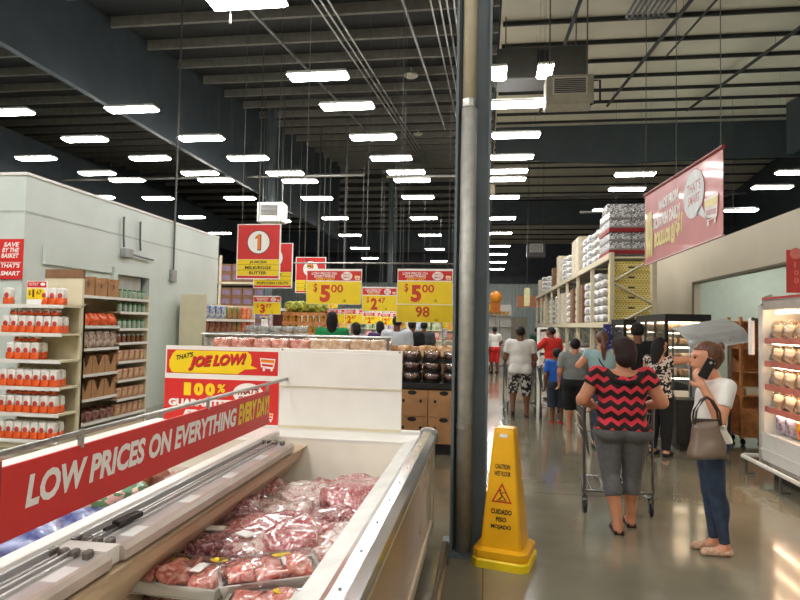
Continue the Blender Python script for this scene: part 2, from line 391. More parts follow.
# ------------------------------------------------------------------ ceiling lights
lp = thing('ceiling_light', 'x', 'ceiling light')
MB().box(-.62,.62,-.16,.16,0,.06).build('housing', mat('lamp_housing', (215,215,210), .4), lp, bevel=.01)
MB().add([(-.62,-.155,0),(.62,-.155,0),(.62,.155,0),(-.62,.155,0),(-.58,-.11,-.05),(.58,-.11,-.05),(.58,.11,-.05),(-.58,.11,-.05)], [(0,1,2,3),(4,7,6,5),(0,4,5,1),(1,5,6,2),(2,6,7,3),(3,7,4,0)]).build('diffuser', GLOW, lp)
lp.scale = (.93,1,1); proto(lp)
ROWS = [
 ('the row between freezer and grey column', [(247,2),(318,76),(347,106),(373,137),(391,158),(406,172),(412,180),(418,197),(424,218),(430,235),(435,249),(439,261)]),
 ('the row over the wide right aisle', [(517,104),(516,135),(512,157),(508,171),(507,179),(503,197),(502,218),(500,233),(500,246),(498,254),(498,262),(497,269)]),
 ('the row above the number one sign', [(248,158),(285,173),(300,181),(317,198),(335,218),(350,235),(360,248),(370,258)]),
 ('the row under the deep girder', [(132,109),(201,138),(200,173),(216,180),(240,198),(278,221)]),
 ('the row left of the deep girder', [(8,112),(85,139),(150,158),(97,173),(127,180),(158,198),(192,217),(220,233)]),
 ('the far left row beyond the cooler roof', [(36,158),(49,190),(99,197)]),
 ('the row above the pallet rack', [(635,174),(627,189),(608,210)]),
 ('the row right of the hanging banner', [(798,172),(772,187),(741,210)]),
]
def wire_for(o, zt, dx=.5):
    h = zt-o.location.z-.02
    MB().tube([(-dx,0,.12),(-dx,0,h)], .0022, 4).tube([(dx,0,.12),(dx,0,h)], .0022, 4).build('suspension_wire', SW, o)
def rank(ps): return sorted(ps, key=lambda p: p.y)
for nm, ps in ROWS:
    P = rank([atZ(a, b_, 6.4) for a, b_ in ps])
    for i, p in enumerate(P):
        o = dup(lp, p, 0, f'ceiling light, {ORD[i+1]} from the near end of {nm}', 'ceiling lights of '+nm)
        wire_for(o, roof(p.y))
first = min((q for q in C.objects if q.get('category') == 'ceiling light' and q not in PROTO and abs(q.location.x+3.54) < .1), key=lambda q: q.location.y)
MB().tube([(-.22,-.1,-.05),(-.22,-.1,-.22)], .004, 5).tube([(-.22,-.1,-.22),(-.22,-.1,-.36)], [.012,.022], 8).build('pull_tag', WHT, first)
def roof_hit(px, py, d):
    yy = 4.0; q = atY(px, py, yy)
    while yy < 50:
        q = atY(px, py, yy)
        if q.z >= roof(yy)-d: return q
        yy += .02
    return q
for px, py, lab in ((411,77,'round pale ceiling speaker left of the conduit bunch by the column'),(80,85,'round pale ceiling speaker near the deep girder at upper left'),(418,135,'small round ceiling detector farther back beside the conduit bundle')):
    q = roof_hit(px, py, .30)
    o = MB().lathe([(.16,0),(.2,.03),(.2,.06),(.03,.08),(.03,.28)], 18, Matrix.Translation(q)).build('ceiling_speaker', mat('speaker_pale', (190,186,172), .5)); tag(o, lab, 'ceiling speaker')
q = atY(490,189,23.9)
o = MB().box(q.x-.2,q.x+.2,23.9,24.1,q.z-.2,q.z+.2).build('emergency_light', CREAM, bevel=.02); tag(o, 'small cream emergency light box hanging just right of the grey column', 'emergency light')
MB().tube([(q.x,24,q.z+.2),(q.x,24,roof(24))], .008, 5).build('hanger_rod', SW, o)
for i, (a, b_) in enumerate(((499,73),(545,71))):
    p = atY(a, b_, 12.6)
    o = dup(lp, p, PI/2, ('small bright end-on light left of the dark duct box' if i == 0 else 'small bright end-on light between duct box and unit heater'), 'end-on lights beside the unit heater', (.5,1,1)); wire_for(o, roof(p.y), .3)
OFF = [(x, yy) for x in (-9.5,-6.2,-3.1) for yy in (5.2,3.4,1.6,-.3,-2.2,-4,-5.8)]+[(x, yy) for x in (.6,4.4) for yy in (1.6,-2.2,-5.5)]  # added unseen rows, packed closer on the left to brighten the foreground
for x, yy in OFF:
    o = dup(lp, (x, yy, 6.4), 0, 'glowing rectangular ceiling light overhead, unseen, added to light the foreground', 'unseen added ceiling lights overhead'); wire_for(o, roof(yy))
for i, (x, yy) in enumerate(((7.2,9),(7.2,13),(7.4,16))):
    o = dup(lp, (x, yy, 3.66), PI/2, f'ceiling light inside the bakery room, {ORD[i+1]} from the near end', 'bakery room ceiling lights', (.8,.6,1)); wire_for(o, 3.8, .3)

# ------------------------------------------------------------------ overhead services
def pipe(name, label, cat, pts, r, m=GALV, group=None, hang=None):
    o = MB().tube(pts, r, 8).build(name, m); tag(o, label, cat, group)
    if hang:
        for p in hang:
            MB().tube([(p[0],p[1],p[2]),(p[0],p[1],roof(p[1]))], .005, 5).build('hanger_rod', SW, o)
    return o
def rz_(y, d=.32): return roof(y)-d
for i, (a, w) in enumerate((((304,0),'leftmost'),((312,0),'middle'),((320,0),'rightmost'))):
    p = atZ(*a, 7.9); x0 = p.x
    pipe('conduit', f'thin steel conduit left of the column, {w} of a bundle of three', 'conduit', [(x0,4,rz_(4)),(x0,35,rz_(35))], .022, GALV, 'bundle of three ceiling conduits', [(x0,k,rz_(k)) for k in (9,14,19)])
for i, xx in enumerate((-1.18,-1.0,-.86,-.72,-.58,-.44)):
    pipe('conduit', f'thin steel conduit in the bunch beside the column top, {ORD[i+1]} from left', 'conduit', [(xx,4,rz_(4,.4)),(xx,22,rz_(22,.4))], .02, GALV, 'conduit bunch beside the column', [(xx,k,rz_(k,.4)) for k in (8,13)])
pipe('conduit', 'single steel pipe under the dark roof between the two conduit bundles', 'pipe', [(-1.75,4,rz_(4)),(-1.75,24,rz_(24))], .03, GALV, None, [(-1.75,k,rz_(k)) for k in (10,16,22)])
pipe('conduit', 'long steel pipe under the dark roof right of the deep girder', 'pipe', [(-4.9,4,rz_(4,.4)),(-4.9,24,rz_(24,.4))], .035, GALV, None, [(-4.9,k,rz_(k,.4)) for k in (10,16,22)])
pipe('sprinkler_main', 'horizontal sprinkler main crossing the left ceiling', 'pipe', [(-16,20.5,6.95),(-4.3,20.5,6.95)], .06, GALV, None, [(k,20.5,6.95) for k in (-14,-11,-8,-5)])
pipe('sprinkler_main', 'horizontal sprinkler main behind the column, above the far signs', 'pipe', [(-3.6,21,7.0),(.1,21,7.0)], .06, GALV, None, [(-3,21,7),(-1,21,7)])
pipe('sprinkler_main', 'dark sprinkler main crossing the right aisle behind the first girder', 'pipe', [(.6,24.5,6.9),(9.8,24.5,7.0)], .05, PURLIN_D, None, [(2,24.5,6.9),(6,24.5,6.95)])
pipe('sprinkler_main', 'pale sprinkler main with drops above the bakery wall', 'pipe', [(3.2,21.5,5.75),(8.9,21.5,5.85)], .04, GALV, None, [(4.4,21.5,5.77),(8.2,21.5,5.83)])
for i, (xx, ya, yb) in enumerate(((4.0,5,21),(4.5,8,16),(6.9,9,22),(1.8,5,22))):
    pipe('conduit', ['dark pipe under the pale roof right of the unit heater','thin dark pipe under the pale roof above the banner, nearer one','dark pipe slanting under the pale roof towards the far right girder','dark pipe under the pale roof just left of the unit heater'][i], 'pipe', [(xx,ya,rz_(ya,.3)),(xx,yb,rz_(yb,.3))], .045 if i != 1 else .025, PURLIN_D, None, [(xx,k,rz_(k,.3)) for k in (ya+1,(ya+yb)/2,yb-1)])
for i in range(8):
    xx = 2.9+i*.11
    pipe('conduit', f'short dark conduit in the ribbed bunch under the pale roof, {ORD[i+1]} from the left', 'conduit', [(xx,10.5,rz_(10.5,.3)),(xx,13.2,rz_(13.2,.3)),(xx+.15,13.5,rz_(13.4,.22))], .03, STEEL, 'ribbed conduit bunch', [(xx,11,rz_(11,.3))])
# vertical drop pipes
for px, y1, Yd, zb, lab, r in ((400,262,9.62,2.71,'thin vertical rod left of the column holding the sign rail',.005),(344,262,23,0,'slim vertical pipe behind the number three aisle sign',.03),(318,262,24,0,'slim vertical pipe far behind the price signs',.035)):
    p = atY(px, y1, Yd)
    pipe('drop_pipe', lab, 'pipe', [(p.x,Yd,zb),(p.x,Yd,roof(Yd)-.06)], r, SW)
p = atX(175, 222, -6.46)
o = pipe('drop_pipe', 'thin vertical conduit running down the white cooler wall to a small box', 'pipe', [(-6.46,p.y,2.75),(-6.46,p.y,roof(p.y)-.06)], .02, SW)
MB().box(-6.498,-6.42,p.y-.09,p.y+.09,2.5,2.75).build('outlet_box', mat('box_grey', (150,152,150), .5), o, bevel=.01)
# columns
def column(label, x, yy, w, zt):
    b = MB()
    h = w/2; t_ = .02
    b.box(x-h,x-h+t_,yy-h,yy+h,0,zt).box(x+h-t_,x+h,yy-h,yy+h,0,zt).box(x-h+t_,x+h-t_,yy-.01,yy+.01,0,zt)
    return b
t = thing('steel_column', 'dark slate steel column with a pale pipe strapped to its front, beside the freezer', 'column', (-.115,4.68,0))
h = .135; zt = roof(4.68)
MB().box(-h,-h+.02,-h,h,0,zt).box(h-.02,h,-h,h,0,zt).box(-h+.02,h-.02,-.01,.01,0,zt).build('column_shaft', SLATE, t)
MB().box(-.2,.2,-.2,.2,0,.02).build('base_plate', SLATE, t)
px_ = -.035
MB().tube([(px_,-.085,0.02),(px_,-.085,3.42)], .062, 16).build('lower_pipe', mat('dull_zinc', (168,168,160), .4, .25, var=.12, scale=14), t, smooth=True)
MB().tube([(px_,-.085,3.42),(px_,-.085,zt)], .054, 16).build('upper_pipe', CREAM, t, smooth=True)
MB().tube([(px_,-.085,.93),(px_,-.085,.965)], .07, 16).tube([(px_,-.085,3.38),(px_,-.085,3.44)], .068, 16).build('pipe_coupling', GALV, t)
for lab, px, py, Yd, w in (('slim dark steel column behind the number one aisle sign',270,200,21,.26),('slim dark steel column far back above the price signs',391,230,34,.26)):
    p = atY(px, py, Yd); zt = roof(Yd); hw = w/2
    t = thing('steel_column', lab, 'column', (p.x, Yd, 0))
    MB().box(-hw,-hw+.03,-hw,hw,0,zt).box(hw-.03,hw,-hw,hw,0,zt).box(-hw+.03,hw-.03,-.02,.02,0,zt).build('column_shaft', SLATE, t)
    MB().box(-.25,.25,-.25,.25,0,.03).build('base_plate', SLATE, t)
# unit heaters
def heater(label, c, w, d, hh, m):
    t = thing('unit_heater', label, 'heater', c)
    MB().box(-w/2,w/2,-d/2,d/2,0,hh).build('casing', m, t, bevel=.02)
    MB().box(-w*.36,w*.36,-d/2-.02,-d/2,hh*.32,hh*.9).build('grille_frame', WHITE, t)
    b = MB()
    for k in range(8): b.box(-w*.33,w*.33,-d/2-.035,-d/2-.02,hh*(.35+.065*k),hh*(.385+.065*k))
    b.build('louvre', mat('louvre_grey', (90,90,88), .5, .4), t)
    for sx in (-1,1): MB().tube([(sx*w*.4,0,hh),(sx*w*.4,0,roof(c[1])-c[2])], .015, 6).build('hanger_rod', SW, t)
    return t
p0, p1 = atY(546,110,12), atY(594,76,12)
t = heater('grey white unit heater hanging under the pale roof right of the column', ((p0.x+p1.x)/2, 12.25, p0.z+.12), .92, .5, .58, mat('heater_case', (176,172,158), .4))
MB().tube([(.47,-.1,.5),(.6,-.1,.5),(.6,-.1,.06),(.4,-.2,-.02)], .02).build('gas_pipe', PURLIN_D, t)
p0, p1 = atY(497,77,13.2), atY(588,42,13.2)
t = thing('duct_box', 'dark sheet metal duct box above the unit heater, beside the column', 'duct', ((p0.x+p1.x)/2, 13.6, p0.z))
w = p1.x-p0.x
MB().box(-w/2,w/2,-.3,.5,0,p1.z-p0.z).build('casing', mat('duct_dark', (70,70,66), .45, .4), t, bevel=.02)
MB().box(-.1,.15,-.32,-.3,.3,.6).build('hatch', BLACK, t)
for sx in (-1,1): MB().tube([(sx*w*.4,0,.7),(sx*w*.4,0,roof(13.6)-p0.z)], .015, 6).build('hanger_rod', SW, t)
p = atY(270,222,19); heater('small white unit heater hanging behind the number one aisle sign', (p.x,19.2,p.z), .85, .6, .65, WHITE)
p = atY(536,257,34); heater('dark unit heater far down the right aisle under the second girder', (p.x,34.2,p.z), 1.0, .7, .8, mat('heater_dark', (90,90,88), .5))

# ------------------------------------------------------------------ chest freezer
FX0, FX1, FY0, FY1 = -2.74, -.37, .3, 4.75
fz = thing('chest_freezer', 'long white double chest freezer with chrome bumper and tan side, front left', 'freezer', (0,0,0))
LINER = mat('freezer_liner', (222,218,204), .4, var=.03)
b = MB().box(FX0,FX1-.06,FY0,FY1,.12,.3)                                   # tub floor and outer skins
b.box(FX1-.1,FX1-.05,FY0,FY1,.3,.8).box(FX0,FX0+.05,FY0,FY1,.3,.8).box(FX0+.05,FX1-.1,FY1-.05,FY1,.3,.82).box(FX0+.05,FX1-.1,FY0,FY0+.05,.3,.82)
b.build('cabinet', WHITE, fz)
MB().box(FX1-.05,FX1-.035,FY0+.02,FY1-.05,.2,.75).build('side_panel', TAN, fz)
MB().box(FX1-.06,FX1-.015,FY1-.05,FY1+.005,.12,.8).box(FX1-.05,FX1-.02,FY0,FY1-.05,.12,.2).box(FX1-.05,FX1-.015,FY0,FY1-.05,.75,.8).build('side_trim', CREAM, fz, bevel=.006)
MB().box(FX0+.1,FX1-.12,FY0+.1,FY1-.1,0,.12).build('plinth', BLACK, fz)
# right bay
b = MB().box(-1.52,-.58,FY0+.1,FY1-.4,.38,.40)
b.prism([(-.62,.38),(-.58,.38),(-.53,.80),(-.585,.80)], 'y', FY0+.05, FY1-.3)
b.prism([(FY1-.48,.38),(FY1-.44,.38),(FY1-.32,.82),(FY1-.36,.82)], 'x', -1.52, -.58)
b.build('liner', LINER, fz)
MB().prism([(-.59,.83),(-.485,.865),(-.485,.80),(-.56,.79)], 'y', FY0, FY1-.3).build('ledge', mat('ledge_grey', (214,214,208), .35), fz, bevel=.004)
MB().box(-2.66,-.49,FY1-.36,FY1-.05,.80,.845).box(-2.66,-.49,FY1-.06,FY1,.8,.87).build('end_ledge', WHITE, fz, bevel=.006)
MB().prism([(-.485,.80),(-.485,.872),(-.46,.885),(-.41,.88),(-.375,.85),(-.375,.80)], 'y', FY0, FY1-.06).build('bumper_rail', CHROME, fz, smooth=False)
MB().prism([(-.50,.79),(-.50,.885),(-.46,.9),(-.39,.89),(-.36,.86),(-.36,.79)], 'y', FY1-.06, FY1+.01).build('bumper_cap', GALV, fz, bevel=.006)
b = MB()
for yy in np.arange(1.2, 4.7, .32): b.lathe([(.006,0),(.006,.004),(.002,.006)], 8, Matrix.Translation((-.435,float(yy),.882)))
b.build('rivet', STEEL, fz)
# left bay
b = MB().box(-2.6,-1.66,FY0+.1,FY1-.4,.42,.44).box(-1.66,-1.62,FY0+.05,FY1-.3,.42,.82).box(-2.66,-2.6,FY0+.05,FY1-.3,.42,.84).box(-2.6,-1.66,FY1-.45,FY1-.3,.42,.82)
b.build('liner', LINER, fz)
MB().box(-2.74,-2.6,FY0,FY1,.84,.88).build('ledge', WHITE, fz, bevel=.008)
# centre divider
MB().box(-1.64,-1.55,FY0,FY1-.3,.80,.88).build('divider_top', WHITE, fz, bevel=.01)
MB().box(-1.62,-1.52,FY0,FY1-.32,.3,.80).build('divider_body', LINER, fz)
LIDG = mat('lid_grey', (186,180,178), .3, .15, var=.05)
LIDW = mat('lid_label', (222,222,220), .4)
RAILM = mat('rail_aluminium', (214,214,214), .3, .35, var=.03)
for y0, y1 in ((FY0,2.03),(2.11,4.10)):
    tr = MB().box(-1.55,-1.345,y0,y1,.80,.845).build('lid_track', LIDG, fz)
    b = MB()
    for xx, zz in ((-1.545,.872),(-1.512,.858),(-1.478,.864),(-1.452,.856)): b.box(xx,xx+.012,y0,y1,.845,zz)
    b.build('track_rail', RAILM, tr)
    MB().prism([(-1.36,.79),(-1.36,.852),(-1.335,.855),(-1.32,.84),(-1.32,.805),(-1.35,.80)], 'y', y0, y1).build('track_lip', PINKLIP, tr)
    yy = y0+.12
    while yy < y1-.15: MB().box(-1.425,-1.365,yy,yy+.12,.845,.847).build('shelf_label', LIDW, tr); yy += .46
    for e in (y0,y1-.05):
        for xx in (-1.548,-1.505,-1.462,-1.41): MB().box(xx,xx+.026,e,e+.04,.845,.874).build('end_clip', mat('clip_grey', (120,116,110), .35, .5), tr, bevel=.005)
MB().box(-1.55,-1.345,2.03,2.11,.80,.862).build('divider_bridge', WHITE, fz)
MB().prism([(-1.36,.79),(-1.31,.79),(-1.35,.745),(-1.36,.70),(-1.5,.52),(-1.5,.38),(-1.53,.38),(-1.53,.79)], 'y', FY0, FY1-.32).build('divider_side', mat('divider_tan', (196,172,142), .35, var=.03), fz)
t = thing('lid_handle', 'black plastic lid handle lying on the freezer track', 'handle', (-1.455,2.34,.866), -.1)
MB().box(-.02,.02,-.08,.07,0,.025).build('grip', BLACK, t, bevel=.008, seg=2)
MB().box(-.008,.008,-.14,-.07,.004,.014).build('stem', BLACK, t)
# floor bumper rail beside the freezer
t = thing('bumper_rail', 'grey tube bumper rail along the floor on the freezer right side', 'rail', (-.26,0,0))
MB().tube([(0,.6,.16),(0,4.3,.16),(0,4.36,.13),(0,4.38,0.0)], .026, 10).build('tube', GALV, t, smooth=True)
b = MB()
for yy in (1.0,2.2,3.4): b.tube([(0,yy,0),(0,yy,.15)], .022)
b.build('post', GALV, t)

# ------------------------------------------------------------------ sign making
def cart_icon(b, o, ux, uy, x, y_, s, i_white, i_a, i_b):
    b.use(i_white).flat([(x,y_+.28*s),(x+.9*s,y_+.2*s),(x+1.0*s,y_+.85*s),(x-.1*s,y_+.9*s)], o, ux, uy)
    n = Vector(ux).cross(Vector(uy)).normalized()*.0006; o2 = Vector(o)+n
    b.use(i_a).flat([(x+.0*s,y_+.62*s),(x+.9*s,y_+.55*s),(x+.94*s,y_+.78*s),(x-.04*s,y_+.82*s)], o2, ux, uy)
    b.use(i_b).flat([(x+.08*s,y_+.36*s),(x+.82*s,y_+.3*s),(x+.86*s,y_+.46*s),(x+.04*s,y_+.52*s)], o2, ux, uy)
    b.use(i_white)
    for k in (.2,.75): b.disc((x+k*s,y_+.1*s), .08*s, .08*s, o, ux, uy, 12)
    b.rect(x+.1*s, y_+.18*s, x+.85*s, y_+.22*s, o, ux, uy)
def bubble(b, o, ux, uy, cx, cy, rx, ry, i, tail=None):
    b.use(i).disc((cx,cy), rx, ry, o, ux, uy, 32)
    if tail: b.flat([(cx+rx*.3,cy-ry*.85),(cx+rx*.75,cy-ry*.6),(cx+tail[0],cy+tail[1])], o, ux, uy)

# LOW PRICES banner over the divider (faces +X)
SX = -1.58
t = thing('freezer_sign', 'long red low prices sign hung below a grey pipe over the freezer', 'sign', (SX,0,0))
MB().box(-.012,0,.95,4.29,.95,1.20).build('panel', RED, t)
o_, ux, uy = (.0015,0,0), (0,1,0), (0,0,1)
def yOf(px, py): return atX(px, py, SX).y
b = MB()
ya, yb = yOf(25,500), yOf(236,425)
b.use(0).text('LOW PRICES ON EVERYTHING', ya, 1.035, yb-ya, .115, o_, ux, uy, .18, .042)
ya2, yb2 = yOf(238,420), yOf(269,408)
b.use(1).text('EVERY DAY!', ya2, 1.03, yb2-ya2, .135, o_, ux, uy, .25, .05)
b.use(0).disc((1.2,1.1), .11, .1, o_, ux, uy)
b.build('lettering', [WHT, YEL], t)
MB().box(-.004,.001,1.78,1.80,.945,1.225).build('seam', DRED, t)
MB().tube([(-.006,.3,1.25),(-.006,4.695,1.246)], .011, 10).build('pipe', GALV, t, smooth=True)
for yy in (1.0,2.2,3.3,4.25): MB().box(-.014,.003,yy-.008,yy+.008,1.19,1.262).build('clamp', GALV, t)
MB().tube([(-.02,.4,.88),(-.02,.4,1.25)], .014).build('post', GALV, t)

# panels standing on the far end of the freezer (face -Y)
PY = 4.70
t = thing('end_sign', 'red board with yellow speech bubble and guarantee lettering, standing at the freezer far end', 'sign', (-2.15,PY,0))
W2 = .495; z0, z1 = .85, 1.492; zm = 1.20
MB().box(-W2,W2,0,.02,z0,z1).build('panel', PANELW, t)
o_, ux, uy = (0,-.0015,0), (1,0,0), (0,0,1)
MB().rect(-W2+.012,1.265,W2-.012,1.46,o_,ux,uy).build('upper_red_field', RED, t)
MB().rect(-W2,z0,W2,1.222,o_,ux,uy).build('lower_red_field', RED, t)
o2 = (0,-.0025,0); o3 = (0,-.0035,0); o4 = (0,-.0045,0)
MB().flat([(-.44,1.28),(-.46,1.32),(-.46,1.37),(-.43,1.43),(-.40,1.455),(.22,1.455),(.25,1.43),(.26,1.38),(.25,1.345),(.31,1.32),(.20,1.31),(.14,1.27),(-.42,1.27)], o2, ux, uy).build('speech_bubble', YEL, t)
b = MB().use(0).text("THAT'S", -.40, 1.37, .15, .042, o3, ux, uy, .15, .04, .22)
b.use(1).text('JOE LOW!', -.285, 1.285, .50, .115, o3, ux, uy, .3, .07, .08)
b.use(2).text('JOE LOW!', -.29, 1.292, .50, .115, o4, ux, uy, .3, .04, .08)
b.use(3)
for k in range(3): b.text('100'[k], -.335+.10*k+(.012 if k == 0 else 0), 1.085, .062 if k == 0 else .085, .105, o3, ux, uy, 0, .07)
b.text('%', -.03, 1.115, .07, .07, o3, ux, uy, .1, .03)
b.use(4).text('GUARANTEED', -.455, .995, .60, .062, o3, ux, uy, 0, .06)
b.text('FRESH', -.33, .90, .36, .07, o3, ux, uy, .3, .06)
b.build('lettering', [BLK, DRED, RED, YEL, WHT], t)
b = MB(); bubble(b, o2, ux, uy, .235, 1.115, .13, .085, 0)
b.use(1).text("THAT'S", .14, 1.10, .19, .045, o3, ux, uy, .2, .05, .1); b.text('SMART', .15, 1.05, .16, .04, o3, ux, uy, .2, .05, .1)
b.build('round_badge', [WHT, DRED], t)
for ex, ez, es in ((.34,1.30,.12),(.37,.89,.085)): b = MB(); cart_icon(b, o2, ux, uy, ex, ez, es, 0, 1, 2); b.build('cart_emblem', [WHT, ORG, RED], t)
t = thing('end_board', 'blank white board standing at the freezer far end right of the red sign', 'board', (-1.15,PY,0))
MB().box(-.5,.5,0,.02,.87,1.185).box(-.5,.5,-.006,.02,1.19,1.47).box(-.5,.5,0,.025,1.47,1.492).build('panel', PANELW, t, bevel=.003)
MB().box(-.5,.5,-.012,0,.855,.875).box(-.5,.5,-.008,.004,1.182,1.192).build('edge_strip', CREAM, t)
b = MB()
for xx in (-.48,.48): b.lathe([(.007,0),(.007,.004)], 8, Matrix.Translation((xx,-.006,1.482)) @ Matrix.Rotation(PI/2,4,'X'))
b.build('screw', STEEL, t)

# ------------------------------------------------------------------ meat
def film_shell(d, seed):
    V, Fs = blob((d[0]*1.05,d[1]*1.05,d[2]*1.1), 3, .008, 8, seed, .35); return MB().add(V, Fs)
def meat(label, px, py, d, mi, rz, z=.44, tilt=0, lab=None, seed=1, fat=False):
    p = atZ(px, py, z+d[2]*.7)
    t = thing('meat_pack', label, 'meat', (p.x, p.y, z), rz, 'clear wrapped cuts of meat in the freezer')
    t.rotation_euler = (tilt, 0, rz)
    V, Fs = blob(d, 9, .035, 9, seed, .5); 
    V = [(v[0],v[1],v[2]+noise.noise(Vector(v)*28+Vector((seed,0,0)))*.014) for v in V]
    m = MB().add(V, Fs).build('meat', MEATS[mi], t, smooth=True)
    top = d[2]*.98
    if lab is not None:
        zl = max(v[2] for v in V if abs(v[0]-lab[0]) < .06 and abs(v[1]-lab[1]) < .06)
        MB().box(lab[0]-.045,lab[0]+.045,lab[1]-.03,lab[1]+.03,zl-.004,zl+.003).build('price_label', WHT, t)
    if fat:
        V2, F2 = blob((d[0]*.5,d[1]*.4,.05), 6, .03, 12, seed+5, .6)
        MB().add([(v[0],v[1]+d[1]*.12,v[2]+d[2]*.72) for v in V2], F2).build('fat_cap', MEATS[2], t, smooth=True)
    return t
meat('dark purple ribbed meat pack lying against the left freezer wall', 232,512, (.30,.30,.2), 0, .2, seed=2)
meat('small pink meat pack at the back left corner of the freezer', 258,494, (.30,.3,.16), 1, .3, seed=3)
meat('pale meat pack with a white label at the back middle of the freezer', 303,497, (.40,.34,.16), 2, -.1, lab=(-.05,.0), seed=4)
meat('large red meat pack at the back right corner against the freezer ledge', 356,497, (.32,.44,.2), 1, -.35, seed=5)
meat('flat dark-edged meat pack just in front of the back right one', 338,521, (.3,.2,.13), 0, .3, seed=6)
meat('long dark red meat pack slanting across the middle of the freezer', 266,534, (.26,.52,.17), 1, -.75, seed=7)
meat('brownish meat pack with a white label at the left edge of the freezer', 212,549, (.3,.28,.15), 0, .1, lab=(.0,.05), seed=8)
meat('narrow pale meat pack with a white sticker, left of the fat-topped red cut', 263,549, (.2,.34,.14), 2, -.5, lab=(-.02,-.1), seed=9)
meat('thick red cut with a white fat cap in the middle of the freezer', 299,541, (.27,.36,.18), 1, -.2, seed=10, fat=True)
meat('pale pink cut leaning on the right ledge of the freezer', 334,545, (.24,.36,.15), 2, -.3, seed=11)
meat('pink cut between the back packs and the slanting dark one', 285,515, (.32,.24,.14), 2, .1, seed=12)
meat('dark meat pack in the shade behind the white ribs tray', 245,566, (.34,.2,.1), 0, .2, seed=13)
meat('reddish cut half hidden behind the ribs tray on the right', 310,560, (.3,.22,.1), 1, .1, seed=14)
meat('pink cut at the back wall between the labelled pack and the right corner', 328,490, (.3,.24,.15), 1, .5, seed=15)
meat('reddish cut lying in the near left part of the freezer under the tray', 190,590, (.36,.3,.06), 0, .4, seed=16)
def tray(label, px, py, z, w, d, rz, n, seed, stick, hi=True):
    p = atZ(px, py, z+.03)
    t = thing('meat_tray', label, 'meat tray', (p.x,p.y,z), rz, 'white foam trays of ribs')
    b = MB(); h = .06
    b.add([(-w/2+.02,-d/2+.02,0),(w/2-.02,-d/2+.02,0),(w/2-.02,d/2-.02,0),(-w/2+.02,d/2-.02,0),(-w/2,-d/2,h),(w/2,-d/2,h),(w/2,d/2,h),(-w/2,d/2,h),(-w/2+.015,-d/2+.015,h),(w/2-.015,-d/2+.015,h),(w/2-.015,d/2-.015,h),(-w/2+.015,d/2-.015,h)],
          [(0,1,5,4),(1,2,6,5),(2,3,7,6),(3,0,4,7),(0,3,2,1),(4,5,9,8),(5,6,10,9),(6,7,11,10),(7,4,8,11)])
    b.box(-w/2+.02,w/2-.02,-d/2+.02,d/2-.02,.001,.015)
    b.build('tray', WHITE, t)
    for k in range(n):
        V, Fs = blob((w/n*.84,d*.7,.06), 6, .03, 12, seed+k, .5); x = -w/2+.03+(w-.06)*(k+.5)/n
        MB().add([(v[0]+x,v[1],v[2]+.016) for v in V], Fs).build('rib_cut', MARROW, t, smooth=True)
    V, Fs = blob((w*.97,d*.97,.085), 4, .012, 8, seed+9, .12); MB().add([(v[0],v[1],v[2]+.004) for v in V], Fs).build('film', FILM, t, smooth=True)
    b = MB()
    for sx, sy in stick: b.lathe([(.035,.0),(.035,.003)], 20, Matrix.Translation((sx,sy,.09)) @ Matrix.Diagonal((1.2,.7,1,1)))
    if stick: b.build('yellow_sticker', YEL, t)
    MB().box(w*.12,w*.12+.05,-.04,.05,.088,.092).build('price_label', WHT, t)
tray('white foam tray of ribs with one yellow sticker, at the near left of the freezer', 182,580, .53, .46, .26, -.06, 3, 31, [(-.05,.06),(.12,.1)])
tray('white foam tray of ribs with red and yellow stickers, nearest the right ledge', 270,577, .56, .44, .24, .5, 3, 41, [(.06,.08)])
tray('white foam tray of ribs cut off by the bottom of the frame', 275,612, .53, .42, .26, .1, 3, 51, [(.02,.05)])
# packs in the left bay
MIXF = pattern('mixed_food', p_vor(30,(90,140,100),(220,190,180),.6), .3, .5)
REDF = mat('frozen_red', (190,60,50), .3, coat=.5, rgb2=(230,190,170), scale=18)
for i, (lab, px, py, d, m, rz) in enumerate((('blue and white frozen food bag beside the red sign, nearest one',66,520,(.36,.5,.33),BLUEP,.2),('blue frozen food bag showing below the red sign at the left edge',14,540,(.36,.4,.33),BLUEP,.6),
     ('white framed tray with green and pink food beside the freezer divider',98,505,(.32,.4,.36),MIXF,-.4),('orange wrapped pack behind the white framed tray',116,491,(.3,.3,.36),ORANGE,.3),('brown red pack behind the orange one under the sign',132,484,(.32,.34,.34),BROWNB,0),
     ('red frozen pack half hidden under the red sign, beside the nearest blue bag',40,520,(.36,.5,.3),REDF,.1),('pale red frozen pack farther back under the red sign',150,478,(.34,.36,.28),REDF,.7))):
    p = atZ(px, py, .76); x = min(p.x, -1.86)-(.34 if i in (5,) else 0)
    o = bag_obj('frozen_food_bag', d, m, cuts=6, amp=.05, freq=9, seed=60+i, round_=.3); o.location = (x, p.y, .441); o.rotation_euler = (0,0,rz); tag(o, lab, 'frozen food', 'frozen food packs in the left bay')
t = thing('wire_basket', 'white wire basket inside the left freezer bay behind the red sign', 'basket', (-2.2,3.3,.44))
b = MB()
for k in range(9):
    a = -.3+.6*k/8; b.tube([(.36,a,.0),(.36,a,.34)], .004, 4).tube([(-.36,a,0),(-.36,a,.34)], .004, 4)
    c = -.36+.72*k/8; b.tube([(c,-.3,0),(c,-.3,.34)], .004, 4).tube([(c,.3,0),(c,.3,.34)], .004, 4).tube([(c,-.3,0),(c,.3,0)], .004, 4)
b.build('wires', WHITE, t)
b = MB()
for z in (0,.17,.34): b.tube([(-.36,-.3,z),(.36,-.3,z),(.36,.3,z),(-.36,.3,z),(-.36,-.3,z)], .006, 5)
b.build('rim', WHITE, t)

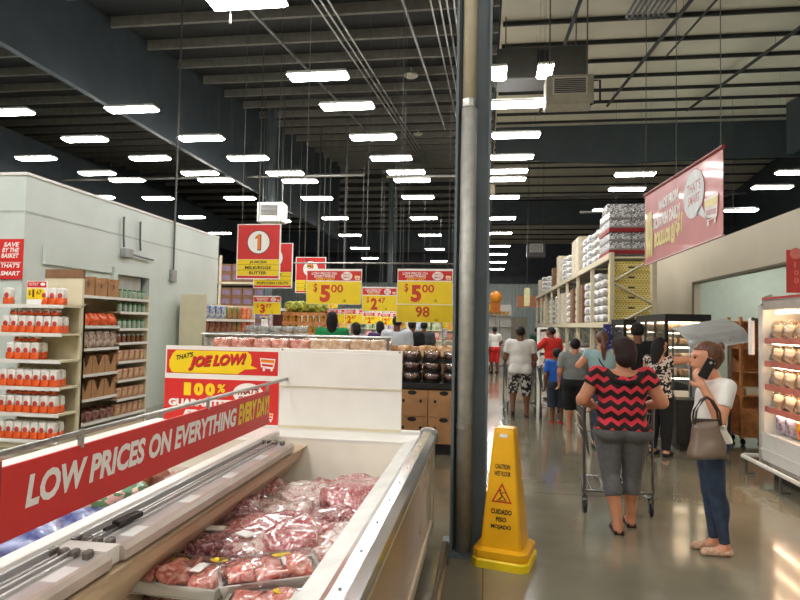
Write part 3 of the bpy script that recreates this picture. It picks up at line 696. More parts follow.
# ------------------------------------------------------------------ wet floor cone
t = thing('wet_floor_cone', 'tall yellow wet floor caution cone beside the grey column', 'caution cone', (.155,4.52,0), math.radians(-14))
def sq(hw, z, ch=.25):
    c = hw*(1-ch); return [(-c,-hw,z),(c,-hw,z),(hw,-c,z),(hw,c,z),(c,hw,z),(-c,hw,z),(-hw,c,z),(-hw,-c,z)]
def frust(levels, ch=.25):
    b = MB(); V = []; Fs = []
    for hw, z in levels: V += sq(hw, z, ch)
    for i in range(len(levels)-1):
        for k in range(8): Fs.append((i*8+k, i*8+(k+1)%8, (i+1)*8+(k+1)%8, (i+1)*8+k))
    Fs += [tuple(range(8))[::-1], tuple(range((len(levels)-1)*8, len(levels)*8))]
    return b.add(V, Fs)
frust([(.205,0),(.205,.05),(.195,.06)], .22).build('base', mat('base_yellow', (246,214,30), .4), t)
frust([(.19,.06),(.195,.075),(.195,.115),(.17,.125),(.145,.13)], .22).build('skirt', CONE, t)
frust([(.148,.13),(.075,.93),(.068,.96),(.06,.965)], .12).build('body', CONE, t)
for nm, ang in (('front',0),('side',-PI/2)):
    R = Matrix.Rotation(ang, 3, 'Z'); sl = (.148-.075)/.8
    def hwz(z): return .148-(z-.13)*sl
    uy = R @ Vector((0, sl, 1)).normalized(); ux = R @ Vector((1,0,0)); o_ = R @ Vector((0,-hwz(.13)-.0015,.13))
    b = MB().use(0)
    for s, yy, w, hh in (('CAUTION',.55,.108,.034),('WET FLOOR',.50,.118,.034),('CUIDADO',.235,.15,.036),('PISO',.183,.075,.034),('MOJADO',.128,.145,.036)):
        b.text(s, -w/2, yy, w, hh, o_, ux, uy, 0, .04)
    b.build('lettering', BLK, t)
    b = MB().use(0); tri = [(-.075,.315),(.075,.315),(0,.455)]; tri2 = [(-.057,.326),(.057,.326),(0,.432)]
    b.add([Vector(o_)+ux*p[0]+uy*p[1] for p in tri+tri2], [(0,1,4,3),(1,2,5,4),(2,0,3,5)])
    b.use(1); f = lambda q: b.flat(q, o_, ux, uy)
    b.disc((-.012,.398), .008, .008, o_, ux, uy, 10); f([(-.02,.388),(-.006,.385),(.012,.36),(.002,.356)]); f([(.002,.362),(.012,.36),(.032,.338),(.024,.333)]); f([(-.002,.36),(.004,.354),(-.018,.333),(-.026,.338)]); f([(-.016,.385),(-.01,.38),(.024,.385),(.024,.391)]); f([(-.04,.333),(.04,.333),(.04,.329),(-.04,.329)])
    b.build('warning_triangle', [mat('warn_red', (196,44,30), .5), BLK], t)
MB().box(-.028,.028,-.0805,-.0735,.90,.925).build('sticker', WHT, t)

# ------------------------------------------------------------------ hanging aisle and price signs
def aisle_sign(label, x, yy, zb, zt, w, num, lines, hid=False):
    t = thing('aisle_sign', label, 'aisle sign', (x,yy,0)); h = zt-zb; hw = w/2
    MB().box(-hw,hw,0,.03,zb,zt).build('board', WHT, t)
    o1, ux, uy = (0,-.002,0), (1,0,0), (0,0,1); m_ = .02
    MB().rect(-hw+m_,zb+.36*h,hw-m_,zt-m_,o1,ux,uy).rect(-hw+m_,zb+m_,hw-m_,zb+.06*h,o1,ux,uy).build('red_field', RED, t)
    MB().rect(-hw+m_,zb+.065*h,hw-m_,zb+.355*h,o1,ux,uy).build('yellow_field', YEL, t)
    o2, o3 = (0,-.004,0), (0,-.006,0); cy = zb+.67*h; r = w*.25
    b = MB().use(0).disc((0,cy), r*1.06, r*1.06, o2, ux, uy).use(1).disc((0,cy), r, r, o3, ux, uy)
    nw = r*.9
    if num == '1':
        g1 = [(-.1,-.66),(.18,-.66),(.18,.66),(-.04,.66),(-.26,.44),(-.26,.26),(-.1,.34)]
        b.use(2).flat([(q[0]*r*1.25+.005,cy+q[1]*r*1.08-.006) for q in g1], (0,-.0075,0), ux, uy).use(3).flat([(q[0]*r,cy+q[1]*r) for q in g1], (0,-.009,0), ux, uy)
    else: b.use(2).text(num, -nw/2-.012, cy-r*.67-.01, nw, r*1.34, (0,-.0075,0), ux, uy, 0, .07).use(3).text(num, -nw/2, cy-r*.65, nw, r*1.3, (0,-.009,0), ux, uy, 0, .03)
    b.build('number_disc', [BLK, WHT, BLK, ORG], t)
    b = MB()
    for k, s in enumerate(lines): ww = min(w*.8, w*.066*len(s)); b.text(s, -ww/2, zb+h*(.275-.095*k), ww, h*.055, o2, ux, uy, 0, .03)
    for k in (1,2): b.rect(-hw+m_, zb+h*(.355-.097*k), hw-m_, zb+h*(.36-.097*k), o2, ux, uy)
    b.build('lettering', BLK, t)
    b = MB()
    for xx in (-hw*.8,hw*.8): b.tube([(xx,.015,zt),(xx,.015,roof(yy))], .006, 4)
    b.build('hanging_wire', SW, t)
def sgn(bx, Y): a = atY(bx[0],bx[3],Y); c = atY(bx[2],bx[1],Y); a2 = atY(bx[0],bx[1],Y); return (a.x+c.x)/2, (a.z), (c.z+a2.z)/2, c.x-a.x
x, zb, zt, w = sgn((236,224,281,279),12); aisle_sign('red and yellow hanging aisle sign with a big number one', x, 12, zb, zt, w, '1', ['JUICES','MILK/EGGS','BUTTER'])
x, zb, zt, w = sgn((253,243,293,288),14); aisle_sign('hanging aisle sign half hidden behind the number one sign', x, 14, zb, zt, w, '2', ['COOKIES','CHIPS','POPCORN / NUTS'])
x, zb, zt, w = sgn((295,257,326,293),17); aisle_sign('smaller hanging aisle sign behind the left five dollar price sign', x, 17, zb, zt, w, '3', ['CANDY','CEREAL','COFFEE'])
def price_sign(label, bx, Y, dollars, cents, full=True, wire=True, rail=None, small=''):
    a, c = atY(bx[0],bx[3],Y), atY(bx[2],bx[1],Y); x = (a.x+c.x)/2; w = c.x-a.x; zb, zt = a.z, c.z; h = zt-zb; hw = w/2
    t = thing('price_sign', label, 'price sign', (x,Y,0))
    MB().box(-hw,hw,0,.02,zb,zt).build('board', WHT, t)
    o1, o2, o3, ux, uy = (0,-.002,0), (0,-.004,0), (0,-.006,0), (1,0,0), (0,0,1); sp = zb+h*.64 if full else zt-h*.04
    if full:
        MB().rect(-hw+.01,sp+h*.03,hw-.01,zt-h*.06,o1,ux,uy).build('red_band', RED, t)
        b = MB().use(0).text('LOW PRICES ON', -hw*.82, zt-h*.17, w*.46, h*.075, o2, ux, uy, .2, .02).text('EVERYTHING', -hw*.72, zt-h*.25, w*.38, h*.07, o2, ux, uy, .2, .02).use(1).text('EVERY DAY!', -hw*.66, zt-h*.33, w*.34, h*.07, o2, ux, uy, .2, .02)
        b.use(0).disc((hw*.46,zt-h*.2), w*.1, h*.12, o2, ux, uy).use(2).text("THAT'S", hw*.30, zt-h*.19, w*.15, h*.06, o3, ux, uy, .2, .02).text('SMART', hw*.32, zt-h*.27, w*.14, h*.055, o3, ux, uy, .2, .02)
        cart_icon(b, o2, ux, uy, hw*.76, zt-h*.32, w*.09, 0, 1, 2)
        b.build('band_lettering', [WHT, YEL, RED], t)
    MB().rect(-hw+.006,zb+.006,hw-.006,sp,o1,ux,uy).build('yellow_field', YEL, t)
    yh = sp-zb; b = MB()
    NR = mat('numeral_red', (206,60,24), .5)
    if dollars: 
        b.text('$', -hw*.74, zb+yh*.5, w*.07, yh*.42, o2, ux, uy, 0, .02).text(dollars, -hw*.5, zb+yh*.1, w*.19, yh*.75, o2, ux, uy, 0, .05)
        b.text(cents, -hw*.1, zb+yh*.52, w*.22, yh*.35, o2, ux, uy, 0, .02)
    else: b.text(cents, -hw*.32, zb+yh*.3, w*.24, yh*.6, o2, ux, uy, 0, .02)
    b.build('numeral', NR, t)
    MB().text('LB.', hw*.34, zb+yh*.1, w*.06, yh*.12, o2, ux, uy, 0, .01).build('unit_lettering', BLK, t)
    if wire:
        zz = rail or roof(Y); b = MB()
        for xx in (-hw*.8,hw*.8): b.tube([(xx,.01,zt),(xx,.01,zz)], .005, 4)
        b.build('hanging_wire', SW, t)
    return t
RY = 9.6; rp = atY(455,263.5,RY)
o = MB().tube([(atY(293,263,RY).x,RY+.02,rp.z),(-.25,RY+.02,rp.z)], .014, 6).tube([(-3.0,RY+.02,rp.z),(-3.0,RY+.02,roof(RY))], .006, 4).tube([(-.45,RY+.02,rp.z),(-.45,RY+.02,roof(RY))], .006, 4).build('sign_rail', GALV); tag(o, 'thin horizontal steel rail that carries the two five dollar price signs', 'rail')
price_sign('yellow five dollar price sign with red band, left one on the rail', (306,269,362,304), RY, '5', '00', rail=rp.z)
price_sign('yellow five dollar price sign with red band, right one beside the column', (397,269,453,304), RY, '5', '00', rail=rp.z)
price_sign('yellow price sign reading two dollars forty seven between the five dollar signs', (362,287,397,311), 13.5, '2', '47')
price_sign('plain yellow ninety eight cent sign below the right five dollar sign', (396,304.5,454,322), 11, '', '98', full=False)
price_sign('yellow price sign reading three dollars and cents below the number one aisle sign', (253,296,281,314), 14, '3', '97')
for i, (bx, Y) in enumerate((((325,309,345,323),16),((342,309,363,324),17),((363,312,381,324),19),((380,313,396,325),20),((405,319,425,327),22),((427,319,450,328),23),((438,296,453,308),26),((327,299,338,308),25))):
    price_sign(f'small yellow price sign over the produce area, {ORD[i+1]} of the far group from left' if i < 6 else ('tiny yellow price sign just left of the column far back' if i == 6 else 'tiny yellow price sign below the left five dollar sign'), bx, Y, '2', '47' if i % 2 else '97')

# bakery banner (hangs parallel to the aisle, faces -X)
BX = 2.2; ya, yb = 6.0, 8.82; zb, zt = 2.6, 3.5
t = thing('hanging_banner', 'large faded red bakery banner hanging over the right aisle', 'banner', (BX,0,0))
zA0, zA1, zB0, zB1 = 2.60, 3.435, 2.60, 3.585      # near and far edge heights
b = MB(); n = 24; V = []; Fs = []
def bz(u, v):       # u along 0 (far) .. 1 (near); v up
    lo = zB0+(zA0-zB0)*u; hi = zB1+(zA1-zB1)*u; return lo+(hi-lo)*v
def bx_(u, v): return .006*math.sin(u*9)*v*(1-v)*2
for j in range(9):
    for i in range(n+1):
        u, v = i/n, j/8; V.append((bx_(u,v), yb+(ya-yb)*u, bz(u,v)))
for j in range(8):
    for i in range(n): Fs.append((j*(n+1)+i, j*(n+1)+i+1, (j+1)*(n+1)+i+1, (j+1)*(n+1)+i))
nv = len(V); V += [(v[0]+.006,v[1],v[2]) for v in V]; Fs += [tuple(i+nv for i in f)[::-1] for f in Fs]
b.add(V, Fs); b.build('cloth', mat('faded_red', (208,122,120), .5, var=.06, scale=3, coat=.3), t, smooth=True)
BH = .95; BL = yb-ya
o1 = (-.006,yb,zb); o2 = (-.0075,yb,zb); ux, uy = (0,-1,0), (0,0,1)
PALE = mat('faded_white', (242,232,226), .5); PYEL = mat('faded_yellow', (238,222,140), .5); PBLU = mat('faded_blue_white', (226,230,230), .5)
b = MB().use(0).text('MADE FROM', .70, .63, .80, .14, o1, ux, uy, .1, .07).text('SCRATCH DAILY!', .46, .42, 1.12, .16, o1, ux, uy, .1, .07)
b.use(1).text('BOLILLOS', .50, .18, .70, .19, o1, ux, uy, .1, .08).text('8/', 1.22, .14, .20, .24, o1, ux, uy, .1, .05).text('$1', 1.42, .20, .24, .25, o1, ux, uy, .1, .04)
b.build('lettering', [PALE, PYEL], t)
b = MB(); bubble(b, o1, ux, uy, 2.02, .57, .32, .26, 0, (.42,-.36)); b.use(1).text("THAT'S", 1.82, .59, .42, .11, o2, ux, uy, .1, .01).text('SMART', 1.85, .46, .38, .1, o2, ux, uy, .1, .01); b.build('speech_bubble', [PBLU, mat('faded_letter_red', (196,110,110), .5)], t)
b = MB(); cart_icon(b, o1, ux, uy, 2.38, .14, .34, 0, 1, 2); b.build('cart_emblem', [PALE, PYEL, mat('faded_pink', (200,160,160), .5)], t)
b = MB()
for k in range(3): b.flat([(.10+.12*k,.08),(.18+.12*k,.10),(.22+.1*k,.40),(.18+.09*k,.72),(.12+.08*k,.70),(.08+.1*k,.4)], o1, ux, uy)
b.build('bread_picture', PYEL, t)
MB().tube([(0,ya-.02,zA1+.01),(0,yb+.02,zB1+.01)], .02).build('top_pole', DRED, t)
MB().tube([(0,ya-.01,zA0),(0,yb+.01,zB0)], .012).build('bottom_pole', mat('faded_pink', (200,160,160), .5), t)
b = MB()
for yy in (ya+.05,(ya+yb)/2,yb-.05): b.tube([(0,yy,zA1+(zB1-zA1)*(yy-ya)/(yb-ya)),(0,yy,roof(yy))], .005, 4)
b.build('hanging_wire', SW, t)

# red sign on the cooler wall
t = thing('wall_sign', 'red square sign with white slanted lettering on the white cooler wall at the left edge', 'sign', (-6.9,7.6,0))
MB().box(-.62,.42,-.012,.0,2.24,2.81).build('panel', RED, t)
o1, ux, uy = (0,-.0135,0), (1,0,0), (0,0,1)
b = MB().use(0)
for s, x, z, w in (('SAVE',0.11,2.70,.25),('BY THE',0.09,2.62,.27),('BASKET',0.08,2.54,.28),("THAT'S",0.08,2.40,.30),('SMART',0.08,2.29,.31)): b.text(s, x, z, w, .065, o1, ux, uy, .2, .03)
b.rect(.04,2.475,.4,2.482,o1,ux,uy)
b.use(1).rect(-.5,2.25,.055,2.6,o1,ux,uy)
b.build('lettering', [WHT, YEL], t)

# ------------------------------------------------------------------ grocery prototypes
def p_flour():
    r = thing('flour_bag', 'x', 'flour bag')
    V, Fs = blob((.098,.08,.13), 4, .008, 14, 3, .3); MB().add([(v[0],v[1],v[2]+.08) for v in V], Fs).build('bag', mat('flour_white', (232,228,222), .5), r, smooth=True)
    V, Fs = blob((.104,.085,.10), 4, .008, 14, 4, .22); MB().add(V, Fs).build('orange_band', ORANGE, r, smooth=True)
    MB().box(-.03,.03,-.014,.014,.19,.228).build('folded_top', mat('flour_white', (232,228,222), .5), r, bevel=.008)
    MB().lathe([(.034,0),(.034,.006),(.02,.01)], 14, Matrix.Translation((0,-.036,.125)) @ Matrix.Rotation(PI/2,4,'X')).build('round_label', mat('label_red', (196,60,50), .5), r)
    return proto(r)
def p_single(name, cat, d, m, **k):
    r = bag_obj(name, d, m, **k); tag(r, 'x', cat); return proto(r)
def p_cardbox(w, d, h, inner):
    """cardboard display case with a V cut front, front towards -Y, with bags inside"""
    r = thing('display_carton', 'x', 'carton'); hw = w/2
    b = MB().box(-hw,hw,-d/2,d/2,0,.01).box(-hw,-hw+.008,-d/2,d/2,.01,h).box(hw-.008,hw,-d/2,d/2,.01,h).box(-hw+.008,hw-.008,d/2-.008,d/2,.01,h)
    b.prism([(-hw+.008,.01),(hw-.008,.01),(hw-.008,h*.95),(hw*.6,h*.95),(hw*.12,h*.42),(-hw*.12,h*.42),(-hw*.6,h*.95),(-hw+.008,h*.95)], 'y', -d/2, -d/2+.008)
    b.build('carton', KRAFT, r)
    V, Fs = blob((w*.7,d*.6,h*.8), 4, .02, 12, 5, .4); MB().add([(v[0],v[1],v[2]+.012) for v in V], Fs).build('packet', inner, r, smooth=True)
    return proto(r)
def p_jar(name, body, lid, r_=.04, h=.14):
    r = thing(name, 'x', 'jar')
    MB().lathe([(r_*.9,0),(r_,.01),(r_,h*.72),(r_*.7,h*.84)], 12).build('glass_body', body, r, smooth=True)
    MB().lathe([(r_*.75,h*.84),(r_*.75,h),(r_*.6,h)], 12).build('lid', lid, r)
    return proto(r)
FLOUR = p_flour()
ORBAG = p_single('snack_bag', 'snack bag', (.2,.13,.17), ORANGE, cuts=6, amp=.05, freq=11, seed=11, round_=.6)
BRBAG = p_single('coffee_bag', 'bag', (.15,.09,.24), mat('foil_brown', (120,74,46), .3, rgb2=(206,190,176), scale=16, coat=.4), cuts=4, amp=.015, freq=12, seed=12, round_=.3)
REDBAG = p_single('red_bean_bag', 'bean bag', (.16,.12,.14), mat('bean_maroon', (96,34,34), .3, coat=.5, rgb2=(150,110,100), scale=20), cuts=4, amp=.02, freq=12, seed=13, round_=.35)
BRICK = p_single('coffee_pack', 'packet', (.13,.09,.17), mat('pack_tan_red', (176,104,74), .35, coat=.3, rgb2=(206,176,140), scale=14), cuts=3, amp=.006, freq=12, seed=14, round_=.12)
CARTON1 = p_cardbox(.26,.3,.28, mat('pack_white_red', (226,214,206), .35, rgb2=(170,80,70), scale=18, coat=.3))
CARTON2 = p_cardbox(.27,.3,.27, mat('pack_brown', (132,96,76), .4, rgb2=(220,206,196), scale=14, coat=.3))
JARG = p_jar('green_lid_jar', GLASSJ, GREENL); JARR = p_jar('brown_jar', mat('sauce_brown', (120,70,44), .25, coat=.4), WHITE, .036, .13)
JARO = p_jar('golden_jar', GOLD, YEL, .06, .2)

# flour end cap (faces -Y)
EX0, EX1, EY0, EY1 = -6.36, -5.43, 7.08, 7.52
t = thing('flour_shelf', 'beige end cap shelf stocked with flour bags at the left edge', 'shelf unit', (0,0,0))
MB().box(EX0,EX1,EY1-.04,EY1,.0,1.88).build('back_panel', mat('pegboard', (200,190,158), .6), t)
MB().box(EX0,EX0+.03,EY1-.09,EY1,0,1.9).box(EX1-.03,EX1,EY1-.09,EY1,0,1.9).build('upright', BEIGE, t)
MB().box(EX0,EX1,EY0+.04,EY1-.04,0,.1).build('base', BEIGE, t)
SH = [.12,.46,.80,1.15,1.50,1.87]
for z in SH:
    s = MB().box(EX0,EX1,EY0,EY1-.05,z-.025,z).build('shelf', BEIGE, t)
    MB().box(EX0,EX1,EY0-.012,EY0,z-.04,z+.006).build('price_rail', WHITE, s)
gi = 0
for si, z in enumerate(SH):
    if si == 5: xs = [-6.28,-5.73,-5.61,-5.50]
    elif si == 3: xs = [-6.2,-6.08,-5.96,-5.84]
    else: xs = [-6.28+.121*k for k in range(7)]
    for row, yy in enumerate((EY0+.06, EY0+.17)):
        if row and si in (5,): continue
        for k, x in enumerate(xs):
            dup(FLOUR, (x+random.uniform(-.004,.004), yy, z+.001), random.uniform(-.1,.1), f'flour bag, {"front" if row == 0 else "second"} row, {ORD[k+1]} from the left, {["bottom","second","third","fourth","fifth","top"][si]} shelf of flour end cap', 'flour bags on the end cap')
    if si in (1,3,4):
        for k, x in enumerate(xs[:6 if si != 3 else 3]):
            o = dup(FLOUR, (x+.05, EY0+.13, z+.236), random.uniform(-.1,.1), f'flour bag laid upon others, {ORD[k+1]} from left, {["bottom","second","third","fourth","fifth","top"][si]} shelf of flour end cap', 'flour bags on the end cap'); o.scale = (1,1,.38)
a, c = atY(25,306,EY0), atY(46,281,EY0)
t = thing('price_card', 'small price card of one dollar sixty seven on top of the flour shelf', 'price sign', ((a.x+c.x)/2, EY0+.02, 1.877))
hw = (c.x-a.x)/2; h = c.z-1.876
MB().box(-hw,hw,0,.01,0,h).build('card', WHT, t)
o1, ux, uy = (0,-.002,0), (1,0,0), (0,0,1)
MB().rect(-hw+.006,h*.72,hw-.006,h-.008,o1,ux,uy).build('red_band', RED, t)
MB().rect(-hw+.006,h*.22,hw-.006,h*.68,o1,ux,uy).build('yellow_field', YEL, t)
b = MB().use(0).text('$', -hw*.8, h*.36, hw*.22, h*.24, (0,-.004,0), ux, uy).text('1', -hw*.42, h*.3, hw*.2, h*.34, (0,-.004,0), ux, uy, 0, .04).text('67', 0, h*.42, hw*.5, h*.2, (0,-.004,0), ux, uy)
b.use(1).text('LOW PRICES ON', -hw*.85, h*.88, hw*1.05, h*.05, (0,-.004,0), ux, uy, .2).text('EVERYTHING', -hw*.8, h*.8, hw*.9, h*.05, (0,-.004,0), ux, uy, .2).disc((hw*.6,h*.86), hw*.25, h*.07, (0,-.004,0), ux, uy, 16)
b.build('lettering', [mat('numeral_brown', (110,50,24), .5), WHT], t)

# gondola run along the cooler wall (faces +X)
GX0, GX1 = -6.12, -5.58
t = thing('grocery_gondola', 'beige shelf run with a brown topped end panel beside the flour shelf', 'shelf unit', (0,0,0))
MB().box(GX0-.02,GX1+.02,7.62,7.66,0,2.26).build('end_panel', BEIGE, t)
MB().box(GX0-.02,GX1+.02,7.615,7.665,2.26,2.385).build('end_panel_top', KRAFT_D, t)
MB().box(GX0,GX0+.04,7.66,9.35,0,2.2).build('back_panel', mat('pegboard', (200,190,158), .6), t)
MB().box(GX0,GX1-.03,7.66,9.35,0,.12).build('base', BEIGE, t)
MB().box(GX0,GX1,9.31,9.35,0,2.1).build('far_upright', BEIGE, t)
NEAR = [.22,.56,.91,1.28,1.60,2.03]; FARS = [.22,.47,.76,1.05,1.34,1.56,1.82,2.03]
for zs, y0, y1 in ((NEAR,7.67,8.52),(FARS,8.53,9.31)):
    for z in zs:
        s = MB().box(GX0+.04,GX1,y0,y1,z-.02,z).build('shelf', BEIGE, t); MB().box(GX1,GX1+.012,y0,y1,z-.035,z+.006).build('price_rail', WHITE, s)
def face(o_): return PI/2
def fill(P, x, ys, z, lab, group, rz=PI/2, jit=.06):
    for k, yy in enumerate(ys):
        dup(P, (x, yy, z+.001), rz+random.uniform(-jit,jit), lab.replace('#', ORD[k+1]), group)
R4 = np.linspace(7.80,8.40,3)
fill(CARTON1, GX1-.17, np.linspace(7.80,8.38,3), 2.03, 'brown cardboard display carton with cut front on the top shelf, # from the near end', 'cartons on the top shelf of the gondola', jit=0)
fill(ORBAG, GX1-.12, np.linspace(7.78,8.42,4), 1.60, 'orange snack bag under the top cartons, # from the near end', 'orange snack bags on the gondola')
fill(ORBAG, GX1-.27, np.linspace(7.85,8.35,3), 1.60, 'orange snack bag in the back row under the top cartons, # from the near end', 'orange snack bags on the gondola')
fill(BRBAG, GX1-.08, np.linspace(7.76,8.44,5), 1.28, 'brown foil coffee bag on the middle shelf, # from the near end', 'brown coffee bags on the gondola')
fill(CARTON2, GX1-.17, np.linspace(7.81,8.38,3), .91, 'large V cut cardboard carton below the coffee bags, # from the near end', 'cartons on the gondola', jit=0)
fill(CARTON2, GX1-.17, np.linspace(7.81,8.38,3), .56, 'large cardboard carton with packets in its cut front, low shelf, # from the near end', 'cartons on the gondola', jit=0)
fill(REDBAG, GX1-.1, np.linspace(7.77,8.43,5), .22, 'maroon bean bag on the bottom gondola shelf, # from the near end', 'bean bags on the gondola')
fill(REDBAG, GX1-.26, np.linspace(7.77,8.43,5), .22, 'maroon bean bag in the back row, bottom gondola shelf, # from near end', 'bean bags on the gondola')
for z, P, lab in ((2.03,JARG,'green lidded jar on the top shelf'),(1.82,JARG,'green lidded jar on the second highest shelf'),(1.56,JARG,'green lidded jar on the third highest shelf'),(1.34,JARR,'white lidded brown jar on fourth highest shelf')):
    fill(P, GX1-.06, np.linspace(8.6,9.24,6), z, lab+' of the far section, # from near end', 'jars on the gondola')
for z, w in ((1.05,'upper'),(.76,'middle'),(.47,'lower')):
    fill(BRICK, GX1-.07, np.linspace(8.62,9.23,5), z, f'tan coffee pack on the {w} pack shelf of the far section, # from near end', 'coffee packs on the gondola')
fill(BRICK, GX1-.07, np.linspace(8.62,9.23,5), .22, 'tan coffee pack on the bottom shelf of the far section, # from near end', 'coffee packs on the gondola')

# ------------------------------------------------------------------ middle ground: second gondola, display stands
t = thing('grocery_gondola', 'beige end panel shelf run standing past the cooler room door', 'shelf unit', (0,0,0))
MB().box(-6.42,-5.84,11.9,11.94,0,2.26).build('end_panel', BEIGE, t)
MB().box(-6.42,-6.36,11.94,14.6,0,2.1).build('back_panel', mat('pegboard', (200,190,158), .6), t)
for z in (.3,.7,1.1,1.45,1.75):
    s = MB().box(-6.36,-5.84,11.95,14.6,z-.03,z).build('shelf', BEIGE, t); MB().box(-5.84,-5.82,11.95,14.6,z-.05,z+.01).build('price_rail', WHITE, s)
MB().box(-6.36,-5.9,11.95,14.6,0,.1).build('base', BEIGE, t)
MB().box(-6.36,-5.84,14.58,14.64,0,2.1).build('far_upright', BEIGE, t)
PK = [p_single('chip_bag','snack bag',(.22,.14,.28),mat('pk_'+n, c, .35, coat=.3, rgb2=c2, scale=14),cuts=4,amp=.015,freq=10,seed=20+i,round_=.3) for i,(n,c,c2) in enumerate((('blue',(60,100,160),(220,220,220)),('green',(60,130,60),(200,90,60)),('red',(200,60,50),(240,160,90)),('brown',(120,60,50),(180,120,90)),('white',(226,224,220),(160,150,140))))]
NM = ['blue and white','green','red','brown','white']
for z, seq in ((1.75,[0,0,0,0,1,1,1,2,2]),(1.45,[3,3,3,3,3,1,1,2,2]),(1.1,[4]*9),(.7,[4]*9)):
    for k, q in enumerate(seq):
        dup(PK[q], (-5.99, 12.12+.29*k, z+.001), PI/2, f'{NM[q]} packet, {["top","second","third","fourth"][[1.75,1.45,1.1,.7].index(z)]} shelf of the far beige gondola, {ORD[k+1]} from its end', 'packets on the far gondola')
# pink packs display behind the freezer panels
t = thing('display_case', 'low white display case with a tube rail, right behind the freezer end boards', 'display case', (-1.75,6.2,0))
MB().box(-1.3,.75,0,.8,.1,1.25).build('cabinet', WHITE, t, bevel=.02)
MB().box(-1.2,.7,.1,.75,0,.1).build('plinth', BLACK, t)
MB().tube([(-1.32,-.02,1.56),(.77,-.02,1.56)], .016).build('rail', GALV, t)
b = MB()
for x in (-1.3,.74): b.tube([(x,-.02,1.2),(x,-.02,1.57)], .014)
b.build('post', GALV, t)
MB().box(-1.3,.75,0,.8,1.25,1.38).build('tray', CREAM, t)
MPK = p_single('meat_packet', 'meat', (.2,.3,.13), pattern('meat_pink', ramp3(16,[(.3,(196,96,80)),(.5,(220,150,130)),(.7,(236,206,196))]), .2, 1), cuts=5, amp=.02, freq=12, seed=33, round_=.35)
MPK2 = p_single('chicken_packet', 'meat', (.22,.3,.13), pattern('meat_tan', ramp3(16,[(.3,(206,160,120)),(.5,(226,190,160)),(.7,(240,226,210))]), .2, 1), cuts=5, amp=.02, freq=12, seed=34, round_=.35)
for k in range(9):
    dup(MPK if k < 5 else MPK2, (-2.93+.22*k+.05, 6.42, 1.381), random.uniform(-.2,.2), f'{"pink" if k < 5 else "pale"} wrapped meat packet on the case behind the blank board, {ORD[k+1]} from the left', 'meat packets on the rear case')
# white egg / bag display, left middle distance
a = atY(256,322,13); c = atY(322,345,13)
t = thing('display_cooler', 'low grey white open cooler left of the wooden stand', 'display case', (-4.75,13,0))
MB().box(-.75,.75,0,.9,.1,1.35).build('cabinet', WHITE, t, bevel=.02); MB().box(-.7,.7,.05,.85,0,.1).build('plinth', BLACK, t)
MB().box(-.75,.75,-.03,0,1.3,1.38).build('price_rail', STEEL, t)
EGG = p_single('egg_pack', 'egg pack', (.27,.26,.12), mat('foam_grey', (200,200,196), .5, rgb2=(150,150,146), scale=20), cuts=4, amp=.01, freq=14, seed=40, round_=.15)
for r_ in range(2):
    for k in range(5):
        dup(EGG, (-5.33+.29*k, 13.2, 1.351+.14*r_), 0, f'grey white pack on the low open cooler, {ORD[k+1]} from left in the {"lower" if r_ == 0 else "upper"} layer', 'packs on the low cooler')
t = thing('display_cabinet', 'small white cabinet with dark red goods below the three dollar sign', 'cabinet', (-5.15,15.0,0))
MB().box(-.4,.4,.1,.7,.05,2.05).box(-.4,-.36,0,.1,.05,2.05).box(.36,.4,0,.1,.05,2.05).box(-.4,.4,0,.1,2.0,2.05).box(-.4,.4,0,.1,.05,1.5).build('cabinet', WHITE, t)
MB().box(-.38,.38,.02,.06,0,.05).build('foot', BLACK, t)
MB().box(-.015,.015,0,.03,1.5,2.0).build('door_divider', WHITE, t)
MB().box(-.36,.36,.06,.1,1.5,2.0).build('dark_back', mat('maroon_back', (84,30,34), .5), t)
# wooden produce stand
t = thing('produce_stand', 'tiered wooden stand of golden jars with yellow green flowers on top', 'display stand', (-4.42,14.2,0))
for k, (z, d) in enumerate(((1.45,.75),(1.70,.6),(1.93,.45))):
    s = MB().box(-.54,.54,0,d,z-.04,z).build('shelf', WOOD, t); MB().box(-.54,.54,-.02,0,z-.05,z+.03).build('front_board', WOOD, s)
MB().box(-.54,-.5,.05,.75,0,1.95).box(.5,.54,.05,.75,0,1.95).build('side_panel', WOOD, t); MB().box(-.5,.5,.1,.7,0,1.3).build('base', WOOD, t)
for z, w in ((1.45,'lower'),(1.70,'upper')):
    for k in range(7): dup(JARO, (-4.86+.147*k, 14.3, z+.001), 0, f'golden jar on the {w} step of the wooden stand, {ORD[k+1]} from the left', 'golden jars on the wooden stand')
FLW = p_single('flower_bunch', 'flowers', (.3,.3,.24), mat('flower_yellow', (206,196,70), .7, rgb2=(70,110,50), scale=24), cuts=5, amp=.08, freq=14, seed=44, round_=.6)
for k in range(4): dup(FLW, (-4.78+.24*k, 14.42, 1.931), k, f'yellow green flower bunch on top of the wooden stand, {ORD[k+1]} from the left', 'flower bunches on the wooden stand')

